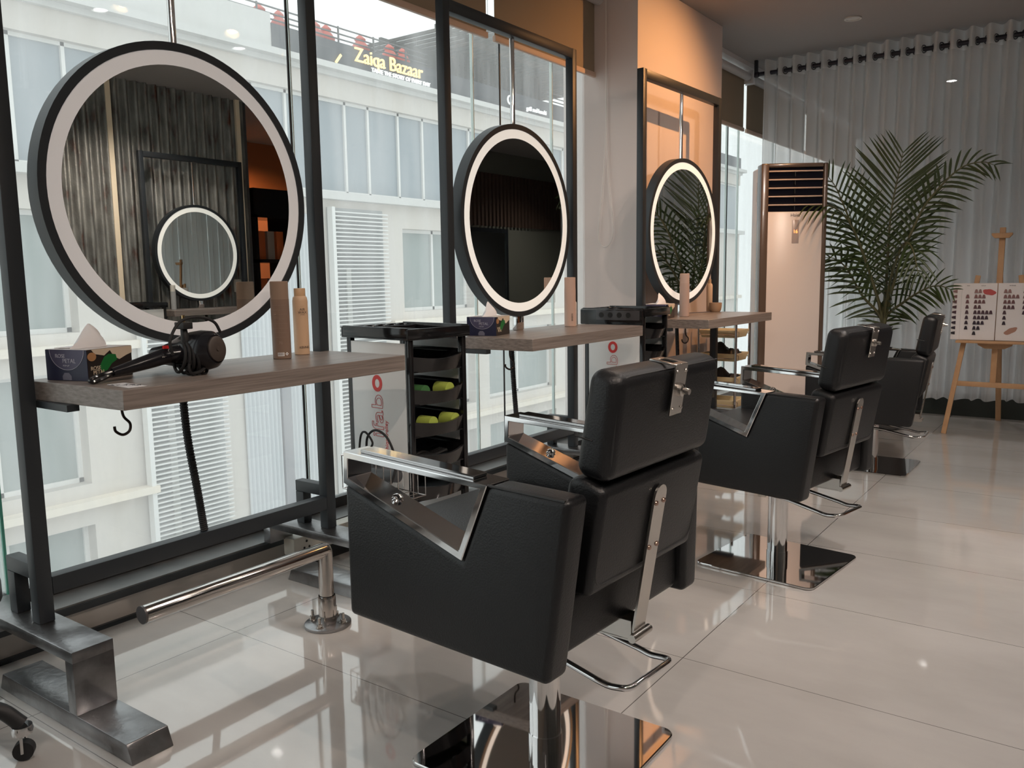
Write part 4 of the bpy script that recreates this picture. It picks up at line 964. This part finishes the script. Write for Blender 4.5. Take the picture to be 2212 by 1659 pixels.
NAVY = mat('navy_box_card', (.012, .013, .045), .4); DKC = mat('black_brown_box_card', (.025, .020, .018), .4); CRM = mat('cream_print', (.66, .55, .42), .5); GRNP = mat('green_print', (.01, .16, .035), .5); SIL = mat('silver_print', (.42, .42, .50), .4); LILAC = mat('violet_disc_print', (.075, .07, .13), .4)
def tissue_box(label, loc, rotz, tis=True, flip=1.0):
    t = thing('tissue_box', label, 'tissue box', loc, rotz, 'printed tissue boxes on the shelves')
    L_, D_, H_ = .150, .132, .078         # D_ along x (navy end face at -y), L_ along y (printed side at +x)
    G().box(-D_/2, D_/2, -L_/2, L_/2, 0, H_).done('carton', DKC, t, bevel=.001, seg=1)
    G().box(-D_/2-.0003, D_/2+.0003, -L_/2-.0006, -L_/2+.001, 0.0005, H_-.0005).done('end_panel', NAVY, t, smooth=False)
    G().box(-D_/2, D_/2, -L_/2, L_/2, H_, H_+.0008).done('top_panel', mat('pale_box_top', (.62, .60, .60), .5), t, smooth=False)
    g = G(); pts = [(.058*math.cos(PI+PI*i/24)*.95+.003, .078+.050*math.sin(PI+PI*i/24)) for i in range(25)]; g.prism(pts, -L_/2-.0012, -L_/2-.0006, XZ); ep = g.done('disc_print', LILAC, t, smooth=False)
    g = G(); g.tube([(.058*math.cos(PI+PI*i/24)*.95+.003, -L_/2-.0012, .0775+.050*math.sin(PI+PI*i/24)) for i in range(25)], .0007, 4); g.done('disc_outline', SIL, t)
    text('lettering', 'ROSE', .0135, SIL, t, (-.018, -L_/2-.0016, .058), (PI/2, 0, 0)); text('lettering', 'PETAL', .0155, SIL, t, (.010, -L_/2-.0016, .045), (PI/2, 0, 0)); text('lettering', 'POP-UP', .006, SIL, t, (0, -L_/2-.0016, .036), (PI/2, 0, 0))
    g = G(); g.prism([(-.014, 0.002), (.014, .002), (.014, .012), (.006, .02), (-.008, .02), (-.015, .011)], -L_/2-.0012, -L_/2-.0006, XZ); g.done('flower_print', mat('grey_flower', (.16, .16, .22), .5), t, smooth=False)
    x = D_/2+.0004
    g = G(); g.prism([(-.060, .0775), (-.05, .066), (-.02, .060), (.0, .072), (.012, .055), (.030, .046), (.055, .055), (.0745, .060), (.0745, .0775)], x, x+.0006, YZ); g.done('cream_print', CRM, t, smooth=False)
    g = G(); g.prism([(-.036, .035), (-.02, .056), (-.004, .063), (.018, .060), (.022, .046), (.004, .038), (-.012, .022), (-.030, .018)], x, x+.0009, YZ); g.done('green_print', GRNP, t, smooth=False)
    g = G(); g.prism([(-.066+.014*math.cos(2*PI*i/16)+.006, .060+.011*math.sin(2*PI*i/16)) for i in range(16)], x, x+.0009, YZ); g.done('nut_print', mat('almond_print', (.42, .22, .10), .5), t, smooth=False)
    text('lettering', 'ROSE', .014, CRM, t, (x+.0012, -.050, .026), (PI/2, 0, PI/2)); text('lettering', 'PETAL', .014, CRM, t, (x+.0012, -.040, .015), (PI/2, 0, PI/2))
    if tis:
        g = G(); rn_ = random.Random(5); n = 12; prevr = None
        for k_ in range(8):
            tt_ = k_/7; row = []
            for i in range(n):
                a_ = 2*PI*i/n; r_ = (.042*(1-tt_)**.8+.002)*(1+.25*math.sin(3*a_+k_*.4)); row.append(g.bm.verts.new((r_*math.cos(a_)*.55+.008*math.sin(tt_*4), r_*math.sin(a_)*1.15+.010*tt_, H_+.001+.060*tt_)))
            if prevr:
                for i in range(n): j = (i+1) % n; g.bm.faces.new([prevr[i], prevr[j], row[j], row[i]])
            prevr = row
        g.bm.faces.new(prevr); g.done('tissue', PAPER, t, ang=60)
        g = G(); g.prism([(-.045, -.066), (.015, -.028), (.03, .03), (-.03, .035), (-.05, -.01)], H_+.002, H_+.004, XY); g.done('tissue', PAPER, t)
    return t
tissue_box('dark tissue box beside the hair dryer on the nearest shelf', (-2.155, 1.122, ZS), R(17))
tb2 = tissue_box('tissue box on middle shelf, partly hidden by the near black trolley', (-2.150, 2.830, ZS), R(14))
tissue_box('tissue box on the column station shelf, mostly hidden by the far trolley', (-2.060, 4.290, ZS), R(10))

# hair dryer lying on the nearest shelf
hdry = thing('hair_dryer', 'black hair dryer with its cord coiled round it on the nearest shelf', 'hair dryer', (-1.985, 1.315, ZS))
hdry.scale = (1.12, 1.0, 1.12)
ax = Vector((.86, .16, .10)).normalized(); DB = mat('dryer_black_gloss', (.012, .012, .015), .18); C0 = Vector((0, 0, .052))
G().lathe([(0, -.135), (.022, -.135), (.024, -.10), (.030, -.07), (.040, -.04), (.0475, 0), (.048, .03), (.044, .058), (.034, .072), (0, .0725)], C0, ax, 40).done('barrel', DB, hdry)
G().lathe([(0, .0726), (.028, .0726), (.030, .0715), (.030, .076), (.026, .0785), (.006, .0765), (.005, .079), (0, .079)], C0, ax, 32).done('rear_filter', mat('dryer_brown_filter', (.055, .042, .035), .5), hdry)
hp = [(.0, -.03, .050), (-.01, -.07, .048), (-.015, -.12, .038), (-.02, -.17, .028), (-.022, -.215, .020)]
G().tube(smoothpath(hp, 6), .02, 16, radii=[.021-.011*(i/24)**1.5 for i in range(25)]).done('handle', DB, hdry)
G().tube(smoothpath([(-.022, -.205, .022), (-.028, -.245, .016), (-.02, -.275, .008), (-.008, -.268, .006), (-.012, -.24, .012), (-.022, -.215, .018)], 6), .0048, 8).done('hanging_loop', BLACKPL, hdry)
g = G()
def ring(c, n_, rad, th, sq=1.0):
    n_ = Vector(n_).normalized(); u = n_.orthogonal().normalized(); v = n_.cross(u); g.tube([Vector(c)+(u*math.cos(2*PI*i/28)+v*math.sin(2*PI*i/28)*sq)*rad for i in range(28)], th, 7, closed=True)
for q in range(4): ring((.002+.006*q, -.046+.008*q, .042), (.25, 1, .12*q-.2), .035+.002*(q % 2), .0040)
g.tube(smoothpath([(.03, -.085, .052), (.03, -.09, .085), (.03, -.06, .125), (.03, -.01, .135), (.03, .04, .122), (.03, .06, .095)], 8), .0038, 8)
g.tube(smoothpath([(.01, -.03, .02), (.03, -.045, .005), (.05, -.02, .010), (.045, .0, .03), (.03, -.02, .045)], 8), .0042, 8); ring((.04, -.035, .018), (.9, .2, .1), .016, .004); ring((.04, -.006, .018), (.9, .3, .1), .016, .004)
g.done('cord', BLACKRUB, hdry)
g = G(); g.cyl((.015, -.035, .075), (.012, -.037, .112), .011, .008, 14); g.box(-.006, .030, -.050, -.022, .108, .124); pg_ = g.done('plug', BLACKMAT, hdry, bevel=.003)
g = G(); g.cyl((.012, -.036, .122), (.012, -.036, .140), .004, n=10); g.done('plug_pin', mat('brass_pin', (.7, .5, .25), .25, 1.0), pg_)
text('lettering', 'CE', .012, mat('print_grey', (.4, .38, .36), .5), hdry, (.0052, -.072, .056), (PI/2-.3, 0, PI/2)); text('lettering', 'IPX 250', .005, MATS['print_grey'], hdry, (.006, -.09, .045), (PI/2, 0, PI/2))
g = G(); g.box(.0, .006, -.092, -.078, .065, .072); g.done('switch', mat('red_switch', (.6, .02, .02), .4), hdry)
# paper strip stuck to the near end of the shelf
stk = thing('paper_label', 'printed paper strip stuck on the near corner of the nearest shelf', 'label', (-1.905, 1.075, ZS)); G().box(-.055, .055, -.022, .022, 0, .0006).done('sheet', mat('label_paper', (.66, .66, .68), .5), stk, smooth=False)
text('lettering', 'KLARA', .026, INK, stk, (0, -.006, .0009), (0, 0, R(38)), ext=.0001); stk.rotation_euler = (0, 0, R(-4))
text('lettering', '=== ===== ==', .010, INK, stk, (0, .010, .0009), (0, 0, 0), ext=.0001)
# power strip against the sill
ps = thing('power_strip', 'white multi socket strip standing by the sill under first station', 'power strip', (-2.43, 2.12, 0)); G().box(-.03, .03, -.17, .17, .055, .125).done('housing', mat('socket_white', (.66, .63, .56), .4), ps, bevel=.006)
G().box(-.02, .02, -.15, .15, 0, .055).done('wall_block', BLACKMAT, ps)
for i in range(3):
    g = G(); [g.cyl((.0295, -.11+.11*i+dx, .09+dz), (.0308, -.11+.11*i+dx, .09+dz), .005, n=8) for dx, dz in ((-.012, -.01), (.012, -.01), (0, .014))]; g.done('socket_hole', BLACKMAT, ps)

# stool foot at the lower left corner
so = thing('stool', 'wheeled stool base with black arched legs, cut off at the lower left corner', 'stool', (-2.07, .645, 0))
hub = Vector((0, 0, .12)); G().lathe([(0, .08), (.035, .08), (.04, .14), (.03, .2), (.03, .36), (0, .36)], n=24).done('hub', CHROME, so)
G().lathe([(0, .36), (.15, .36), (.17, .375), (.17, .41), (.15, .43), (0, .435)], n=36).done('seat', LEATHER, so, ang=50)
for i in range(5):
    a = R(52.5+72*i); d = Vector((math.cos(a), math.sin(a), 0))
    lg = G().tube(smoothpath([hub+d*.03, hub+d*.08+Vector((0, 0, .014)), hub+d*.145+Vector((0, 0, .006)), hub+d*.19-Vector((0, 0, .036))], 6), .017, 12).done('leg', BLACKMAT, so)
    e = d*.19; g = G(); g.lathe([(0, .082), (.021, .082), (.023, .072), (.021, .062), (0, .062)], e, n=20); pv = d.cross(Vector((0, 0, 1)))
    for s_ in (-1, 1): g.tube([e+pv*s_*.017+Vector((0, 0, .065)), e+pv*s_*.019+Vector((0, 0, .022))], .0035, 6)
    cs = g.done('caster', CHROME, lg); g = G(); g.cyl(e-pv*.011+Vector((0, 0, .0225)), e+pv*.011+Vector((0, 0, .0225)), .022, n=22); g.done('wheel', BLACKRUB, lg)

# ================================================================ OPPOSITE SIDE (seen in the mirrors)
tr3 = copy_tree(tr2); tr3.location = (2.02, 3.74, 0); tr3.rotation_euler = (0, 0, PI/2); tr3['label'] = 'black trolley against the corrugated wall, seen only in the largest mirror'
bs = bottle_straight('clear spray bottle with pale cap on the mirrored far station shelf', 2.10, 4.12, mat('clear_grey_bottle', (.35, .36, .36), .25), mat('pale_cap', (.6, .58, .52), .4), .022, .21)
so2 = thing('wall_socket', 'white socket plate on the corrugated wall, seen in the mirror', 'socket', (2.44, 5.02, 1.02)); G().box(-.008, .01, -.04, .04, -.06, .06).done('plate', MATS['socket_white'], so2, bevel=.003)
ds = thing('display_stand', 'black product stand before the orange wall, seen in largest mirror', 'display stand', (3.15, 6.15, 0))
g = G(); g.box(-.2, .2, -.50, .45, 1.72, 2.02); g.box(-.2, .2, -.50, -.46, 0, 1.75); g.box(-.2, .2, .41, .45, 0, 1.75); g.box(-.2, .2, -.02, .02, 0, 1.75)
for z in (.25, .75, 1.25): g.box(-.2, .2, -.5, .45, z, z+.035)
g.done('frame', BLACKPL, ds, smooth=False)
text('lettering', 'AL', .16, PAPER, ds, (-.204, .25, 1.86), (PI/2, 0, -PI/2), align='CENTER'); text('lettering', 'LABEL', .06, PAPER, ds, (-.204, .25, 1.77), (PI/2, 0, -PI/2), align='CENTER')
OR = mat('orange_pack', (.55, .12, .03), .5); TN = mat('tan_pack', (.38, .30, .25), .6)
for i, z in enumerate((.785, 1.285)):
    for j, y in enumerate((-.36, -.24, -.12, .12, .24, .34)):
        bxx = G().box(-.06, .06, -.045, .045, 0, .30).done('product_pack', OR if j % 2 == 0 else TN, None, bevel=.002); bxx.location = (3.09, 6.15+y, z)
        tag(bxx, '%s carton on the %s shelf of the mirrored black display stand' % ('orange' if j % 2 == 0 else 'tan', 'upper' if i else 'lower'), 'carton', 'cartons on the display stand')
fm = thing('framed_mirror', 'tall dark framed mirror standing in the dim room, seen in middle mirror', 'mirror', (2.05, 8.48, 0)); g = G(); g.box(-.02, .02, -.40, -.36, 0, 1.67); g.box(-.02, .02, .36, .40, 0, 1.67); g.box(-.02, .02, -.36, .36, 1.62, 1.67); g.box(-.02, .02, -.36, .36, 0, .05); g.box(.005, .02, -.36, .36, .05, 1.62); g.done('frame', BLACKMETAL, fm, smooth=False)
G().box(-.004, .004, -.36, .36, .05, 1.62).done('mirror_glass', MIRROR, fm, smooth=False)
g = G(); [g.box(2.560, 2.598, 8.6+.085*i, 8.645+.085*i, 1.75, 2.45) for i in range(36)]; g.box(2.585, 2.599, 8.55, 11.7, 2.05, 2.12)
struct(g.done('wall_slats', mat('red_brown_slats', (.12, .075, .055), .6), smooth=False))

# ================================================================ LIGHT FITTINGS
DLM = mat('downlight_lit', (1, 1, 1), .5, emit=(1, .97, .93), estr=9.0); DLO = mat('downlight_off', (.6, .6, .58), .5); RIMW = mat('white_light_rim', (.6, .6, .58), .5)
def downlight(x, y, on, label, e=45):
    t = thing('ceiling_light', label, 'ceiling light', (x, y, ZC-.001), 0, 'round recessed ceiling lights')
    g = G(); n = 28; g.ringprism([(.055*math.cos(2*PI*i/n), .055*math.sin(2*PI*i/n)) for i in range(n)], [(.042*math.cos(2*PI*i/n), .042*math.sin(2*PI*i/n)) for i in range(n)], -.008, .0, XY); g.done('rim', RIMW, t)
    G().lathe([(0, -.004), (.0418, -.004), (.0418, 0), (0, 0)], n=28).done('diffuser', DLM if on else DLO, t, smooth=False)
    if on: lamp('ceiling_lamp', 'SPOT', (x, y, ZC-.012), e, SOFT, (x, y, 0), spot_size=R(130), spot_blend=.8, shadow_soft_size=.04).parent = None
downlight(-1.535, 6.10, False, 'unlit round ceiling light above the palm, near the curtain')
for (x, y, lb) in ((1.62, 3.90, 'lit ceiling light glowing in the largest mirror'), (-.10, 2.95, 'lit ceiling light reflected in the window glass left of first mirror rod'), (-.03, 4.02, 'lit ceiling light reflected in the glass above the first mirror'),
                   (.9, 1.2, 'lit ceiling light over the middle of room behind camera'), (-.2, -.6, 'lit ceiling light directly behind the camera'), (1.2, -1.8, 'lit ceiling light by the back wall'), (3.4, 6.9, 'lit ceiling light over the orange room')):
    downlight(x, y, True, lb)
downlight(-1.3, 8.6, True, 'added ceiling light in the alcove, brightening the sheer curtain from behind', 60)  # lamp added to lift the curtain from the alcove side
downlight(1.5, 9.6, True, 'added ceiling light brightening the dim far room, seen in mirrors only', 30)  # lamp added to lighten what the middle mirror shows
BULB = mat('warm_bulb_glow', (1, .8, .5), .4, emit=(1, .60, .25), estr=14)
def track_spot(x, y, z, target, label, e, size=52, r_=.025, col=None):
    t = thing('track_spot', label, 'spotlight', (x, y, z), 0, 'warm adjustable spotlights')
    d = (Vector(target)-Vector((x, y, z))).normalized()
    g = G(); g.cyl((0, 0, .05), (0, 0, ZC-z-.002), .007, n=12); g.lathe([(0, ZC-z-.02), (.03, ZC-z-.02), (.03, ZC-z-.001), (0, ZC-z-.001)], n=20); g.done('stem', RIMW, t)
    g = G(); g.lathe([(.0, -.085), (.032, -.08), (.038, -.03), (.040, .03), (.036, .03), (.033, -.02), (0, -.03)], (0, 0, 0), d, 24); g.done('lamp_shade', RIMW, t)
    G().lathe([(0, -.012), (.02, -.008), (.026, .004), (.018, .014), (0, .02)], (0, 0, 0), d, 16).done('bulb', BULB, t)
    p = Vector((x, y, z))+d*.05
    lamp('spot_lamp', 'SPOT', p, e, col or WARM, target, spot_size=R(size), spot_blend=.9, shadow_soft_size=r_)
    return t
rs = thing('recessed_spotlight', 'small recessed amber spotlight in the ceiling before the column', 'spotlight', (-1.12, 5.02, ZC-.001))
g = G(); n = 28; g.ringprism([(.05*math.cos(2*PI*i/n), .05*math.sin(2*PI*i/n)) for i in range(n)], [(.036*math.cos(2*PI*i/n), .036*math.sin(2*PI*i/n)) for i in range(n)], -.006, 0, XY); g.done('rim', RIMW, rs)
G().lathe([(0, -.003), (.0358, -.003), (.0358, 0), (0, 0)], n=28).done('bulb', BULB, rs, smooth=False)
lamp('spot_lamp', 'SPOT', (-1.12, 5.02, ZC-.014), 58, (1.0, .47, .17), (-2.28, 4.72, 1.65), spot_size=R(104), spot_blend=.9, shadow_soft_size=.012)
track_spot(-1.10, 3.17, 2.50, (-1.6, 2.4, .8), 'warm spotlight above the second chair', 12, 80, col=SEMI)
track_spot(-1.05, 2.53, 2.50, (-1.2, 1.6, .5), 'warm spotlight above the nearest chair, right of first station', 12, 80, col=SEMI)
track_spot(-1.00, 3.60, 2.50, (-2.0, 4.6, .9), 'low warm spotlight before the middle station', 10, 80, col=SEMI)
track_spot(.30, 1.00, 2.45, (-1.0, 2.2, .6), 'warm spotlight high over the right of the camera', 34, 90, col=SEMI)
track_spot(.60, 2.40, 2.45, (-1.2, 3.6, .7), 'warm spotlight over the open floor right of the chairs', 34, 90, col=SEMI)
track_spot(-.30, .20, 2.45, (-2.3, 2.4, .9), 'warm spotlight above the camera aimed along the shelves', 34, 90, col=SEMI)
track_spot(-.20, 3.60, 2.45, (-1.9, 5.6, 1.1), 'added warm spotlight brightening the air conditioner', 40, 75, col=SEMI)  # extra lamp put in to brighten the air conditioner front
track_spot(1.30, 3.10, 2.45, (2.44, 3.86, 1.2), 'added warm spotlight lighting the pale strip on the corrugated wall', 34, 80, col=SEMI)  # added lamp, stands in for the glow of the pale strip
track_spot(3.60, 6.00, 2.45, (4.3, 6.6, 1.5), 'warm spotlight in the room with the orange wall', 60, 100)
